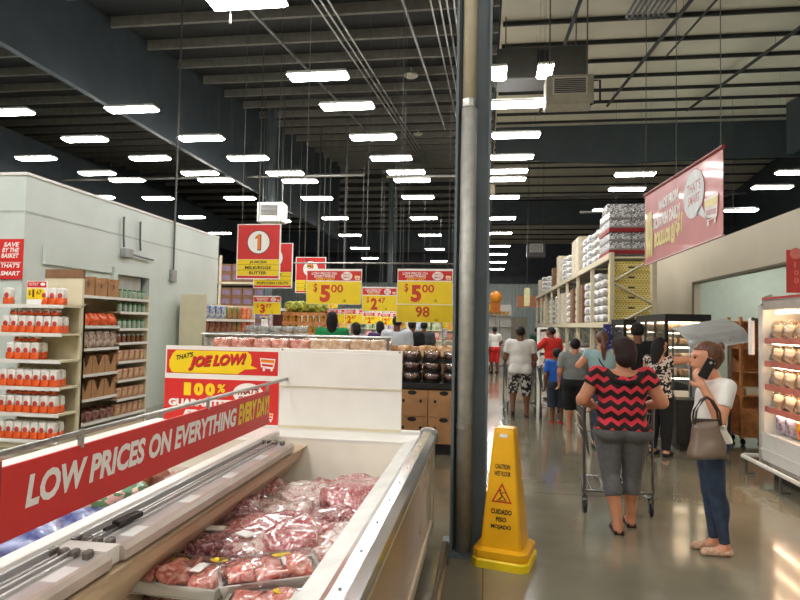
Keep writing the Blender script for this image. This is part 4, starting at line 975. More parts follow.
# bakery table of cake domes
t = thing('bakery_table', 'black topped bakery table on cardboard bins behind the freezer', 'table', (-1.15,7.9,0))
MB().box(-.85,.85,0,1.4,.86,.94).build('tabletop', BLACK, t, bevel=.01)
MB().box(-.85,.85,1.36,1.4,.94,1.2).build('back_rail', BLACK, t)
MB().box(-.8,.8,.08,1.3,0,.15).build('base', BLACK, t)
for i in range(4):
    for j in range(2):
        x0 = -2.0+.42*i
        q = MB().box(x0,x0+.41,7.92,8.4,.151+.35*j,.151+.35*j+.345).build('cardboard_bin', KRAFT); tag(q, f'cardboard bin under the bakery table, {ORD[4-i]} from the column in the {"lower" if j == 0 else "upper"} row', 'cardboard box', 'cardboard bins under the bakery table')
        for hx, hz, ra, rb in ((.205,.31,.06,.03),(.09,.2,.018,.022),(.32,.2,.018,.022)): MB().disc((x0+hx,.151+.35*j+hz), ra, rb, (0,7.918,0), (1,0,0), (0,0,1), 16).build('hand_hole', BLACK, q)
ck = thing('cake_box', 'x', 'cake')
MB().lathe([(.115,0),(.12,.012),(.12,.02)], 20).build('base', BLACK, ck)
MB().lathe([(.1,.021),(.1,.085),(.09,.095)], 20).build('cake', CAKE, ck, smooth=True)
MB().lathe([(.102,.085),(.1,.097),(.06,.1)], 20).build('glaze', mat('cake_glaze', (150,100,88), .3), ck, smooth=True)
b = MB()
for k in range(8): b.lathe([(.022,0),(.016,.014),(.001,.026)], 8, Matrix.Translation((.075*math.cos(k*PI/4),.075*math.sin(k*PI/4),.099)))
b.build('icing', ICING, ck, smooth=True)
MB().lathe([(.118,.021),(.116,.11),(.1,.132),(.05,.136)], 20).build('dome_lid', DOME, ck, smooth=True)
proto(ck)
for i in range(5):
    for j in range(3):
        for k in range(2):
            if j == 2 and k == 1: continue
            dup(ck, (-.44-.27*i, 8.04+.27*k, .941+.142*j), i*.3, f'domed chocolate cake{" in the second row" if k else ""}, {ORD[i+1]} from the column, {["bottom","middle","top"][j]} of its stack', 'domed cakes on the bakery table')
ROLL = p_single('roll_bag', 'bread', (.26,.22,.16), BREAD2, cuts=5, amp=.04, freq=14, seed=50, round_=.5)
for k in range(4): dup(ROLL, (-.5-.28*k, 8.28, 1.226), k*.4, f'bag of pale rolls on top of the cake stacks, {ORD[k+1]} from the column', 'bags of rolls on the bakery table')
for k in range(4): dup(ROLL, (-.55-.3*k, 8.75, .941), k*.7, f'bag of pale rolls at the back of the bakery table, {ORD[k+1]} from the column', 'bags of rolls at the back of the bakery table')

# ------------------------------------------------------------------ far shelves across the store
BOXM = [mat('box_'+str(i), c, .5, rgb2=c2, scale=8) for i, (c, c2) in enumerate((((200,60,50),(230,200,190)),((226,190,60),(200,120,50)),((70,110,170),(220,224,230)),((230,226,220),(190,180,170)),((90,140,80),(220,220,190)),((140,70,50),(190,140,110)),((150,90,140),(230,220,230))))]
BN = ['red','yellow','blue','white','green','brown','violet']
BOXP = []
for m, n in zip(BOXM, BN):
    r = MB().box(-.12,.12,-.1,.1,0,.26).build('grocery_box', m, bevel=.008); tag(r, 'x', 'grocery box'); BOXP.append(proto(r))
ends = [(-7.2,20,'far left behind the white cooler corner','behind the cooler corner'),(-5.4,20.5,'behind the number one aisle sign','behind the number one sign'),(-3.7,21,'behind the wooden stand','behind the wooden stand'),(-2.1,20,'below the left five dollar sign','below the left price sign'),(-.75,20.5,'just left of the grey column','left of the grey column'),(-3.3,27,'between the price signs, farther back','far back between price signs'),(-1.4,28,'farther back, just left of the column','far back by the column')]
for gi, (x, yy, wh, sh) in enumerate(ends):
    t = thing('grocery_gondola', f'far white grocery gondola {wh}', 'shelf unit', (x,yy,0))
    MB().box(-.6,.6,.5,.54,0,2.2).build('back_panel', PANELW, t); MB().box(-.6,.6,0,.5,0,.15).build('base', BEIGE, t); MB().box(-.02,.02,.54,5,0,2.2).build('spine', PANELW, t)
    for z in (.5,.85,1.2,1.55,1.9):
        MB().box(-.6,.6,0,.5,z-.03,z).build('shelf', BEIGE, t)
        for k in range(4):
            q = random.randrange(7)
            if z < 1.1: continue
            dup(BOXP[q], (x-.44+.29*k, yy+.13, z+.001), 0, f'{BN[q]} grocery box, {"lower" if z < 1.3 else "middle" if z < 1.7 else "top"} shelf, {ORD[k+1]} from left, gondola {sh}', 'grocery boxes on far gondolas')
    for z in (.5,.85,1.2,1.55,1.9,): 
        MB().box(.02,.5,.6,5,z-.03,z).box(-.5,-.02,.6,5,z-.03,z).build('side_shelf', BEIGE, t)
# brown carton rack far left
t = thing('carton_rack', 'tall far rack with brown cartons just right of the white cooler room', 'rack', (-10.0,21.5,0))
for x in (-1.8,0,1.8): MB().box(x-.04,x+.04,-.04,.04,0,4.2).build('upright', CREAM, t)
for z in (1.4,2.3,3.2): MB().box(-1.85,1.85,-.04,1.0,z-.08,z).build('beam', CREAM, t)
cb = MB().box(-.21,.21,-.2,.2,0,.34).build('brown_carton', KRAFT_D, bevel=.006); tag(cb, 'x', 'carton'); MB().box(-.15,.15,-.204,-.2,.08,.26).build('printed_panel', mat('print_violet', (130,110,140), .5), cb); proto(cb)
for i in range(8):
    for z, w in ((1.4,'lower'),(2.3,'middle'),(3.2,'top')):
        for j in range(2): dup(cb, (-11.55+.44*i, 21.75, z+.001+.345*j), 0, f'brown carton, {ORD[i+1]} from left in the {"lower" if j == 0 else "upper"} row, {w} level of far rack', 'brown cartons on the far rack')

# ------------------------------------------------------------------ bread case at the right edge (faces -X)
CX, CY1, CY0 = 3.23, 7.64, 4.9
t = thing('bread_case', 'white open refrigerated case of bagged bread with red shelf lips at the right edge', 'display case', (0,0,0))
MB().box(CX+.06,CX+.95,CY0,CY1,.14,.45).box(CX+.85,CX+.95,CY0,CY1,.45,2.0).build('cabinet', WHITE, t)
MB().box(CX+.1,CX+.9,CY0+.05,CY1-.05,0,.14).build('plinth', mat('plinth_dark', (50,44,36), .5), t)
MB().prism([(CX-.01,.2),(CX-.01,.52),(CX+.06,.52),(CX+.06,.2)], 'y', CY0, CY1).build('front_bumper', WHITE, t, bevel=.012)
MB().box(CX-.016,CX+.012,CY0,CY1,.505,.53).box(CX-.02,CX-.01,CY0,CY1,.32,.345).build('bumper_strip', WHITE, t)
MB().prism([(CX+.02,.14),(CX+.02,1.99),(CX+.1,2.1),(CX+.95,2.1),(CX+.95,.14)], 'y', CY1, CY1+.04).build('end_panel', WHITE, t)
MB().tube([(CX,CY1+.02,.14),(CX,CY1+.02,2.0),(CX+.03,CY1+.02,2.08),(CX+.12,CY1+.02,2.12)], .03, 10).build('end_post', WHITE, t, smooth=True)
MB().prism([(CX+.02,1.96),(CX+.02,2.06),(CX+.3,2.12),(CX+.95,2.12),(CX+.95,2.0),(CX+.3,1.98)], 'y', CY0, CY1).build('canopy', mat('canopy_grey', (210,206,196), .35), t)
MB().box(CX+.0,CX+.02,CY0,CY1,2.075,2.10).build('canopy_strip', RED, t)
MB().tube([(CX+.12,CY0+.1,1.93),(CX+.12,CY1-.1,1.93)], .02, 8).build('lamp_tube', CASEGLOW, t)
BS = [.52,.80,1.06,1.33,1.60]
for i, z in enumerate(BS):
    x0 = CX+.05 if i else CX+.06
    s = MB().box(x0,CX+.85,CY0,CY1,z-.025,z).build('shelf', WHITE, t)
    if i:
        MB().box(x0-.02,x0,CY0,CY1,z-.035,z+.03).build('price_lip', mat('lip_red', (206,120,104), .4), s)
        MB().tube([(x0+.03,CY0+.1,z-.035),(x0+.03,CY1-.1,z-.035)], .01, 6).build('lamp_tube', CASEGLOW, s)
LOAF = thing('bagged_loaf', 'x', 'bread')
V, Fs = blob((.25,.28,.16), 6, .04, 9, 70, .5); MB().add(V, Fs).build('loaf', BREAD, LOAF, smooth=True)
V, Fs = blob((.27,.31,.18), 7, .045, 11, 71, .45); MB().add(V, Fs).build('bag', FILM, LOAF, smooth=True)
proto(LOAF)
for i, z in enumerate(BS[1:]):
    for k in range(6):
        for r_ in range(2):
            yy = CY1-.15-.275*k
            dup(LOAF, (CX+.23+.33*r_, yy, z+.001), PI/2+random.uniform(-.15,.15), f'bagged loaf {"behind another " if r_ else ""}on the {["lowest","second","third","top"][i]} bread shelf, {ORD[k+1]} from the far end', 'bagged loaves in the right case')
SNK = [p_single('snack_packet','snack bag',(.26,.2,.22),mat('sn_'+n,c,.3,coat=.5,rgb2=c2,scale=16),cuts=5,amp=.03,freq=12,seed=80+i,round_=.45) for i,(n,c,c2) in enumerate((('violet',(90,80,120),(190,180,190)),('yellow',(236,200,60),(200,60,50)),('red',(190,60,50),(240,220,180))))]
for k in range(7):
    q = [0,0,1,2,1,0,2][k]
    dup(SNK[q], (CX+.22, CY1-.16-.24*k, .521), random.uniform(0,3), f'{["violet","yellow","red"][q]} snack packet in the bottom well of the bread case, {ORD[k+1]} from the far end', 'snack packets in the bread case')
o = MB().tube([(CX-.14,CY0,.2),(CX-.14,CY1+.2,.2),(CX-.1,CY1+.26,.2),(CX+.1,CY1+.26,.2)], .026, 8).build('bumper_rail', WHITE); tag(o, 'white tube bumper rail along the floor in front of the bread case', 'rail')
b = MB()
for yy in (CY0+.2,CY0+1.1,CY0+2.0,CY1+.1): b.tube([(CX-.14,yy,.18),(CX-.14,yy,.02),(CX-.05,yy,.02)], .014, 6)
b.build('post', STEEL, o)
o = MB().box(CX-.1,CX-.05,CY1+.06,CY1+.14,1.42,1.86).build('paper_roll_holder', WHT, bevel=.01); tag(o, 'white hanging paper sheet holder on the end post of the bread case', 'holder')
MB().box(CX-.05,CX-.02,CY1+.03,CY1+.1,1.8,1.86).build('bracket', BLACK, o)
MB().tube([(CX-.075,CY1+.05,1.85),(CX-.075,CY1+.06,1.85)], .022).build('roll_core', BLACK, o)
a = atY(787,293,6.9)
t = thing('case_sign', 'red upright sign with faint lettering on top of the bread case', 'sign', (CX+.5,6.9,2.121))
c = atY(787,250,6.9); w = .6
MB().box(a.x-CX-.5,a.x-CX-.5+w,0,.015,0,c.z-2.12).build('panel', mat('sign_pinkred', (206,70,66), .5), t)
b = MB(); x0 = a.x-CX-.5
b.disc((x0+.09,.42), .06, .06, (0,-.002,0), (1,0,0), (0,0,1), 20)
for kk, gl in enumerate('100'): b.text(gl, x0+.07, .27-.085*kk, .02 if kk == 0 else .045, .06, (0,-.002,0), (1,0,0), (0,0,1))
b.build('lettering', mat('faded_lettering', (226,130,120), .5), t)

# ------------------------------------------------------------------ bakery corner
def rack_wood(label, x, yy, w, d, hgt):
    t = thing('bakery_rack', label, 'rack', (x,yy,0))
    b = MB()
    for xx in (-w/2,w/2-.03): b.box(xx,xx+.03,-d/2,-d/2+.06,.1,hgt).box(xx,xx+.03,d/2-.06,d/2,.1,hgt)
    b.build('upright', WOOD, t)
    for k, z in enumerate((.14,.75,1.1,1.45,hgt-.06)):
        MB().box(-w/2+.03,w/2-.03,-d/2,d/2,z-.02,z).build('shelf', WOOD, t)
        if k in (1,2,3): MB().prism([(-d/2,z),(d/2,z),(d/2,z+.22),(d/2-.12,z+.22),(-d/2,z+.06)], 'x', -w/2+.03, -w/2+.05).prism([(-d/2,z),(d/2,z),(d/2,z+.22),(d/2-.12,z+.22),(-d/2,z+.06)], 'x', w/2-.05, w/2-.03).build('divider', WOOD, t)
    MB().box(-w/2+.03,w/2-.03,d/2-.02,d/2,.14,hgt-.08).build('back_panel', WOOD, t)
    MB().box(-w/2+.03,w/2-.03,-d/2,-d/2+.015,.15,.55).build('front_panel', WOOD, t)
    for sx in (-1,1):
        for sy in (-1,1): MB().lathe([(.03,-.03),(.045,-.02),(.045,.02),(.03,.03)], 10, Matrix.Translation((sx*(w/2-.05),sy*(d/2-.06),.045)) @ Matrix.Rotation(PI/2,4,'Y')).box(sx*(w/2-.05)-.008,sx*(w/2-.05)+.008,sy*(d/2-.06)-.01,sy*(d/2-.06)+.01,.06,.12).build('caster', BLACK, t)
    return t
rack_wood('tall wooden bakery rack on casters behind the woman with the phone', 4.03, 9.9, .5, .5, 1.92)
o = MB().box(-.14,.14,-.12,.12,0,.1).build('bread_tray', CREAM); o.location = (4.03,9.85,.752); tag(o, 'pale tray on the middle shelf of the wooden bakery rack', 'tray')
# black framed coolers with lit shelves
def cooler(label, x0, x1, y0, y1, hgt, glassf=True):
    t = thing('glass_cooler', label, 'cooler', ((x0+x1)/2,(y0+y1)/2,0)); w = x1-x0; d = y1-y0; hw, hd = w/2, d/2; f = .05
    b = MB().box(-hw,hw,-hd,hd,hgt-.12,hgt).box(-hw,hw,-hd,hd,.08,.75)
    for sx in (-1,1):
        for sy in (-1,1): b.box(sx*hw-(f if sx > 0 else 0), sx*hw+(f if sx < 0 else 0), sy*hd-(f if sy > 0 else 0), sy*hd+(f if sy < 0 else 0), .75, hgt-.12)
    n = max(1, int(d/.6))
    for k in range(1, n): b.box(-hw,-hw+.04,-hd+d*k/n-.02,-hd+d*k/n+.02,.75,hgt-.12)
    b.build('frame', BLACK, t)
    MB().box(-hw+.05,hw-.05,-hd+.05,hd-.05,0,.08).build('plinth', BLACK, t)
    MB().box(hw-.06,hw-.05,-hd+.05,hd-.05,.75,hgt-.12).build('back_panel', WHITE, t)
    MB().box(-hw+.05,hw-.05,-hd+.006,-hd+.012,.75,hgt-.12).build('front_glass', GLASS, t)
    MB().box(-hw+.006,-hw+.012,-hd+.05,hd-.05,.75,hgt-.12).build('side_glass', GLASS, t)
    for z in (.95,1.2,1.45,1.68):
        s = MB().box(-hw+.06,hw-.07,-hd+.06,hd-.06,z-.015,z).build('shelf', STEEL, t)
        MB().tube([(-hw+.08,-hd+.07,z-.03),(hw-.08,-hd+.07,z-.03)], .009, 6).build('lamp_tube', CASEGLOW, s)
    MB().tube([(-hw+.08,-hd+.08,hgt-.14),(hw-.08,-hd+.08,hgt-.14)], .014, 6).tube([(-hw+.08,-hd+.08,hgt-.14),(-hw+.08,hd-.08,hgt-.14)], .014, 6).build('lamp_tube', CASEGLOW, t)
    return t
cooler('black framed glass cooler with lit shelves facing the aisle behind the floral woman', 2.86, 3.56, 10.2, 12.1, 1.96)
cooler('black framed cooler with bright white goods behind the man in the dark cap', 2.72, 3.4, 12.5, 13.7, 1.9)
PST = p_single('pastry_box', 'pastry', (.17,.16,.11), mat('pastry', (226,190,140), .3, coat=.6, rgb2=(190,120,80), scale=18), cuts=4, amp=.015, freq=12, seed=90, round_=.25)
PST2 = p_single('dessert_tub', 'dessert', (.15,.15,.12), mat('dessert', (240,226,206), .3, coat=.5, rgb2=(220,160,90), scale=16), cuts=4, amp=.01, freq=12, seed=91, round_=.2)
for zi, z in enumerate((.95,1.2,1.45,1.68)):
    for k in range(3): dup(PST if (zi+k) % 2 else PST2, (3.0+.2*k, 10.4, z+.001), 0, f'pastry pack at the black cooler front, {ORD[k+1]} from left,  {["lowest","second","third","top"][zi]} shelf', 'pastry packs in the glass cooler')
    for k in range(6): dup(PST2 if (zi+k) % 2 else PST, (3.0, 10.62+.23*k, z+.001), PI/2, f'pastry pack along the black cooler side glass, {ORD[k+1]} from front, {["lowest","second","third","top"][zi]} shelf', 'pastry packs in the glass cooler')
    for k in range(3): dup(PST2, (2.88+.19*k, 12.7, z+.001), 0, f'white dessert tub in the farther black cooler, {ORD[k+1]} from the left on the {["lowest","second","third","top"][zi]} shelf', 'dessert tubs in the farther cooler')
# stainless hooded counter
t = thing('hooded_counter', 'stainless counter with a sloping silver hood beside the wooden rack', 'counter', (3.28,9.0,0))
MB().box(-.6,.12,0,.95,.1,.72).build('cabinet', BLACK, t, bevel=.01); MB().box(-.55,.08,.05,.9,0,.1).build('plinth', BLACK, t)
MB().box(-.62,.14,-.03,.97,.72,.76).build('worktop', STEEL, t)
pr = [(-.02,1.40),(.05,1.49),(.18,1.57),(.42,1.64),(.65,1.69),(.9,1.72)]
ho = MB().prism(pr+[(q[0]+.005,q[1]+.02) for q in pr[::-1]], 'x', -.42, .36).build('hood', mat('hood_steel', (205,208,208), .35, .5), t)
for v in ho.data.vertices: v.co.z += (v.co.x+.42)*.2
for xx in (-.40,.12):
    for yy, zz in ((.03,1.47),(.86,1.71)): MB().tube([(xx,yy,.76),(xx,yy,zz+(xx+.42)*.2)], .016).build('hood_post', STEEL, t)
o = MB().tube([(0,0,0),(0,0,.46)], .055, 14).build('cup_stack', mat('cup_white', (214,220,222), .35), smooth=True); a = atY(693,385,9.1); o.location = (a.x, 9.1, .761); tag(o, 'tall white stack of cups on the counter in front of the woman with the phone', 'cups'); o.scale = (1,1,1.75)
t = thing('bakery_wall_box', 'grey electrical box with looped conduit on the bakery room back wall', 'electrical box', (9.98,19.0-2.6,2.75))
MB().box(-.12,0,-.3,.3,-.12,.15).build('box', mat('box_grey', (150,152,150), .5), t, bevel=.01)
MB().tube([(-.05,.3,0),(-.05,.55,-.05),(-.05,.62,-.25),(-.05,.4,-.4)], .02).tube([(-.05,-.3,.1),(-.05,-.5,.2),(-.05,-.5,.9)], .02).tube([(-.05,.2,.15),(-.05,.2,.9)], .02).build('conduit', STEEL, t)

# ------------------------------------------------------------------ pallet rack (right), goods
RX0, RX1, RYA, RYB = 2.74, 3.74, 14.0, 34.0
t = thing('pallet_rack', 'tall cream steel pallet rack along the right side of the aisle', 'rack', (0,0,0))
n = 8; dy = (RYB-RYA)/n
for k in range(n+1):
    yy = RYA+dy*k
    u = MB().box(RX0,RX0+.09,yy-.05,yy+.05,0,3.42).box(RX1-.09,RX1,yy-.05,yy+.05,0,3.42).build('upright', CREAM, t)
    b = MB(); zs = [.3,1.05,1.75,2.25,2.75,3.3]
    for i in range(5):
        xa, xb = (RX0+.05,RX1-.05) if i % 2 == 0 else (RX1-.05,RX0+.05)
        b.tube([(xa,yy,zs[i]),(xb,yy,zs[i+1])], .03, 4)
    b.tube([(RX0+.05,yy,3.3),(RX1-.05,yy,3.3)], .03, 4).tube([(RX0+.05,yy,1.75),(RX1-.05,yy,1.75)], .03, 4)
    b.build('brace', CREAM, u)
for z, w in ((1.86,'lower'),(3.40,'upper')):
    MB().box(RX0-.03,RX0+.03,RYA,RYB,z-.13,z).box(RX1-.03,RX1+.03,RYA,RYB,z-.13,z).build('beam', CREAM, t)
    MB().box(RX0+.04,RX1-.04,RYA+.1,RYB,z-.03,z-.005).build('deck', STEEL, t)
# top level: canned drink packs on red trays near end
cp = thing('can_pack', 'x', 'can pack')
MB().box(-.24,.24,-.29,.29,.03,.2).build('cans', CANS, cp, bevel=.02); MB().box(-.245,.245,-.295,.295,0,.03).build('tray', mat('tray_grey', (150,150,150), .5), cp); proto(cp)
tr_ = MB().box(-.5,.5,-.62,.62,0,.09).build('tray', mat('pallet_red', (150,24,34), .5)); tag(tr_, 'x', 'pallet'); tr_.name = 'red_pallet'; proto(tr_)
for s in range(2):
    zb = 3.40+s*.504
    dup(tr_, (3.24,14.7,zb+.001), 0, f'dark red pallet under the can packs on top of the near rack bay, {"lower" if s == 0 else "upper"} one', 'red pallets on the rack top')
    for j in range(2):
        for i in range(2):
            for k in range(2):
                dup(cp, (2.99+.49*i, 14.4+.6*k, zb+.092+.205*j), 0, f'grey wrapped can pack on the {"lower" if s == 0 else "upper"} red pallet, {"lower" if j == 0 else "upper"} layer, {"left" if i == 0 else "right"} {"front" if k == 0 else "rear"} one', 'can packs on the rack top')
cpz = 3.4+.504+.092+.41
for i in range(2): dup(cp, (2.99+.49*i, 14.7, cpz+.001), 0, f'grey wrapped can pack lying alone on the very top of the rack, {"left" if i == 0 else "right"} one', 'can packs on the rack top')
BALE = p_single('white_bale', 'sack', (.92,.56,.17), RICEBAG, cuts=6, amp=.03, freq=8, seed=100, round_=.22)
BALE2 = p_single('printed_bale', 'sack', (.9,.5,.2), PRINTW, cuts=6, amp=.02, freq=8, seed=101, round_=.15)
TBOX = MB().box(-.46,.46,-.3,.3,0,.28).build('tan_carton', mat('tan_carton', (206,188,150), .6, rgb2=(226,222,210), scale=5), bevel=.01); tag(TBOX, 'x', 'carton'); proto(TBOX)
KBOX = MB().box(-.46,.46,-.3,.3,0,.28).build('brown_carton', KRAFT_D, bevel=.01); tag(KBOX, 'x', 'carton'); proto(KBOX)
def stackup(P, n, x, yy, z, hstep_, what, where, group, rz=0):
    zz = [v.co.z for v in P.data.vertices]; hstep = max(zz)-min(zz)+.002; z -= min(zz); n = max(2, round(n*hstep_/hstep))
    for k in range(n): dup(P, (x, yy, z+.001+hstep*k), rz+random.uniform(-.02,.02), f'{what}, {where}, {ORD[k+1]} from bottom', group)
BH_ = .155; B2H = .19
tops = [(15.75,BALE,6,BH_,'white sack'),(16.45,BALE,6,BH_,'white sack'),(17.3,BALE2,5,B2H,'white printed bale'),(18.0,BALE2,5,B2H,'white printed bale'),(19.3,TBOX,4,.285,'tan carton'),(20.1,TBOX,4,.285,'tan carton'),(21.5,BALE,5,BH_,'white sack'),(22.8,BALE2,5,B2H,'white printed bale'),(24.4,TBOX,4,.285,'tan carton'),(26.3,KBOX,3,.285,'brown carton'),(28.3,BALE2,4,B2H,'white printed bale'),(30.8,BALE,5,BH_,'white sack'),(33,TBOX,3,.285,'tan carton')]
for i, (yy, P, n, hs, what) in enumerate(tops): stackup(P, n, 3.24, yy, 3.40, hs, what, f'{ORD[i+1]} stack behind the can packs on the upper rack', 'goods on the upper rack level')
# lower level (1.86): yellow crates at the end, then sacks
cr = thing('yellow_crate', 'x', 'crate')
MB().box(-.4,.4,-.28,.28,0,.2).build('body', CRATE, cr); MB().box(-.41,.41,-.29,.29,.2,.225).build('rim', mat('crate_yellow', (226,196,80), .5), cr)
MB().box(-.07,.07,-.286,-.281,.07,.11).build('grip', mat('crate_dark', (80,64,30), .5), cr); proto(cr)
for k in range(6): dup(cr, (3.24,14.42,1.861+.23*k), 0, f'yellow slotted plastic crate stacked in the near end of the rack, {ORD[k+1]} from the bottom', 'yellow crates in the rack end')
lows = [(15.3,BALE,7,BH_,'white sack'),(16.0,BALE,8,BH_,'white sack'),(16.75,BALE,6,BH_,'white sack'),(17.6,BALE2,6,B2H,'white printed bale'),(18.5,KBOX,4,.285,'brown carton'),(19.4,BALE2,6,B2H,'white printed bale'),(20.4,KBOX,4,.285,'brown carton'),(21.5,BALE,7,BH_,'white sack'),(23,TBOX,4,.285,'tan carton'),(25,BALE2,6,B2H,'white printed bale'),(27.3,BALE,7,BH_,'white sack'),(30,TBOX,4,.285,'tan carton')]
for i, (yy, P, n, hs, what) in enumerate(lows): stackup(P, n, 3.24, yy, 1.86, hs, what, f'{ORD[i+1]} stack behind the yellow crates on the rack', 'goods on the lower rack level')
# floor level goods: blue display, jars, buckets
t = thing('display_column', 'dark blue dotted display stand at the foot of the rack behind the ponytail woman', 'display stand', (2.62,13.62,0))
MB().box(-.08,.08,-.05,.05,0,1.8).build('post', pattern('blue_dots', p_vor(22,(30,34,110),(150,150,190),.86), .5), t); MB().box(-.12,.12,-.1,.1,0,.05).build('foot', BLACK, t)
FB = [BOXP[2],BOXP[3],BOXP[0],BOXP[5],BOXP[3]]
for i in range(9):
    yy = 14.6+1.1*i
    P = [BALE2,KBOX,BALE,TBOX][i % 4]; hs = [B2H,.285,BH_,.285][i % 4]; n = [6,4,8,4][i % 4]
    stackup(P, n, 3.3, yy, 0, hs, ['white printed bale','brown carton','white sack','tan carton'][i % 4], f'{ORD[i+1]} floor stack under the rack', 'goods on the floor under the rack')
t = thing('floor_display', 'pale shelf display with red and white goods ahead of the man in the red shirt', 'display stand', (2.05,20.5,0))
MB().box(-.3,.3,0,.8,0,.12).box(-.3,-.27,0,.8,.12,1.7).box(.27,.3,0,.8,.12,1.7).box(-.27,.27,.76,.8,.12,1.7).build('frame', PANELW, t)
for z in (.5,.9,1.3,1.68): MB().box(-.27,.27,.02,.76,z-.03,z).build('shelf', PANELW, t)
for z, w in ((.5,'lower'),(.9,'middle'),(1.3,'upper')):
    for k in range(2): dup(BOXP[0 if k else 3], (1.92+.26*k, 20.66, z+.001), 0, f'{"red" if k else "white"} box on the {w} shelf of the pale floor display', 'boxes on the pale floor display')
for k in range(6):
    o = dup(BOXP[1], (.3+.28*k-.1, 46, 2.6), 0, f'orange yellow box on the far end display under the back wall, {ORD[k+1]} from the left', 'boxes on the far end display')
t = thing('end_display', 'far end display shelf in front of the corrugated back wall', 'shelf unit', (.9,46.1,0))
MB().box(-1,1,-.25,.5,0,.2).box(-1,1,.4,.5,.2,3.4).box(-1,1,-.25,.4,2.54,2.6).box(-1,1,-.25,.4,1.7,1.76).build('unit', PANELW, t)
t = thing('end_sign_strip', 'orange and yellow sign strip high on the end display by the column', 'sign', (.2,44.5,2.75))
MB().box(-.7,.8,0,.05,0,.75).build('strip', ORG, t); MB().box(-.5,.1,-.01,0,.15,.6).build('yellow_patch', YEL, t); MB().box(-.7,-.64,0,.05,-2.75,0).box(.74,.8,0,.05,-2.75,0).build('post', STEEL, t)
t = thing('end_sign_strip', 'faded orange sign strip far down the aisle beside the rack end', 'sign', (3.2,46,3.2))
MB().box(-.9,1.2,0,.05,0,.9).build('strip', mat('faded_orange', (226,150,110), .6), t); MB().box(-.9,-.84,0,.05,-3.2,0).box(1.14,1.2,0,.05,-3.2,0).build('post', STEEL, t)
BALL = MB().lathe([(.02,-.3),(.18,-.24),(.29,-.1),(.3,0),(.29,.1),(.18,.24),(.02,.3)], 16).build('orange_balloon', mat('balloon_orange', (240,150,40), .35), smooth=True); p = atY(496,297,30); BALL.location = (p.x,30,p.z); tag(BALL, 'round orange balloon high up beside the column far down the aisle', 'balloon')
MB().tube([(0,0,-.3),(0,0,-p.z+.002)], .006, 4).build('string', SW, BALL)
p = atY(527,298,26); t = thing('hanging_flag', 'narrow pale yellow flag hanging over the aisle before the back wall', 'flag', (p.x,26,0)); a = atY(527,306,26); c = atY(527,288,26)
MB().box(-.12,.12,0,.01,a.z,c.z).build('cloth', mat('flag_yellow', (214,210,160), .6), t); MB().tube([(0,0,c.z),(0,0,roof(26))], .006, 4).build('hanging_wire', SW, t)

# ------------------------------------------------------------------ people: one smooth surface from blended limbs
def vv(*a): return np.array(a, float)
def cone(a, b, ra, rb, s=(1,1,1), cut=None): return ('c', np.array(a, float), np.array(b, float), ra, rb, np.array(s, float), cut)
def ell(c, r, rot=0, cut=None, tilt=0): return ('e', np.array(c, float), np.array(r, float), rot, tilt, cut)
def field(prims, h, k, cuts=()):
    lo = np.full(3, 9e9); hi = -lo; bbs = []
    for p in prims:
        if p[0] == 'c':
            r = max(p[3], p[4])*np.maximum(p[5], .0); l = np.minimum(p[1], p[2])-r; u = np.maximum(p[1], p[2])+r
        else: l = p[1]-max(p[2]); u = p[1]+max(p[2])
        bbs.append((l, u)); lo = np.minimum(lo, l); hi = np.maximum(hi, u)
    lo -= 3*h; hi += 3*h
    n = np.ceil((hi-lo)/h).astype(int)+1
    ax = [lo[i]+h*np.arange(n[i]) for i in range(3)]
    Fd = np.full(n, 1.0)
    for p, (l, u) in zip(prims, bbs):
        m = k+2*h
        i0 = np.maximum(((l-m-lo)/h).astype(int), 0); i1 = np.minimum(((u+m-lo)/h).astype(int)+2, n)
        X, Y, Z = np.meshgrid(*(ax[i][i0[i]:i1[i]] for i in range(3)), indexing='ij')
        P = np.stack((X, Y, Z), -1)
        if p[0] == 'c':
            s = p[5]; A, B = p[1]/s, p[2]/s; Q = P/s; ba = B-A; L2 = max(ba@ba, 1e-9)
            t = np.clip(((Q-A)@ba)/L2, 0, 1); d = (np.linalg.norm(Q-A-t[..., None]*ba, axis=-1)-(p[3]+(p[4]-p[3])*t))*min(s)
            cut = p[6]
        else:
            Q = P-p[1]
            if p[3]:
                c, sn = math.cos(-p[3]), math.sin(-p[3]); Q = np.stack((Q[..., 0]*c-Q[..., 1]*sn, Q[..., 0]*sn+Q[..., 1]*c, Q[..., 2]), -1)
            if p[4]:
                c, sn = math.cos(-p[4]), math.sin(-p[4]); Q = np.stack((Q[..., 0], Q[..., 1]*c-Q[..., 2]*sn, Q[..., 1]*sn+Q[..., 2]*c), -1)
            k0 = np.linalg.norm(Q/p[2], axis=-1); k1 = np.linalg.norm(Q/(p[2]**2), axis=-1)+1e-9; d = k0*(k0-1)/k1
            cut = p[5]
        if cut is not None:
            for pt, nn in cut: d = np.maximum(d, (P-np.array(pt))@np.array(nn))
        sl = tuple(slice(i0[i], i1[i]) for i in range(3)); F0 = Fd[sl]
        hh = np.clip(.5+.5*(F0-d)/k, 0, 1); Fd[sl] = F0*(1-hh)+d*hh-k*hh*(1-hh)
    if cuts:
        X, Y, Z = np.meshgrid(*ax, indexing='ij'); P = np.stack((X, Y, Z), -1)
        for c in cuts:
            Fd = np.maximum(Fd, c(P) if callable(c) else (P-np.array(c[0]))@np.array(c[1]))
    return Fd, lo
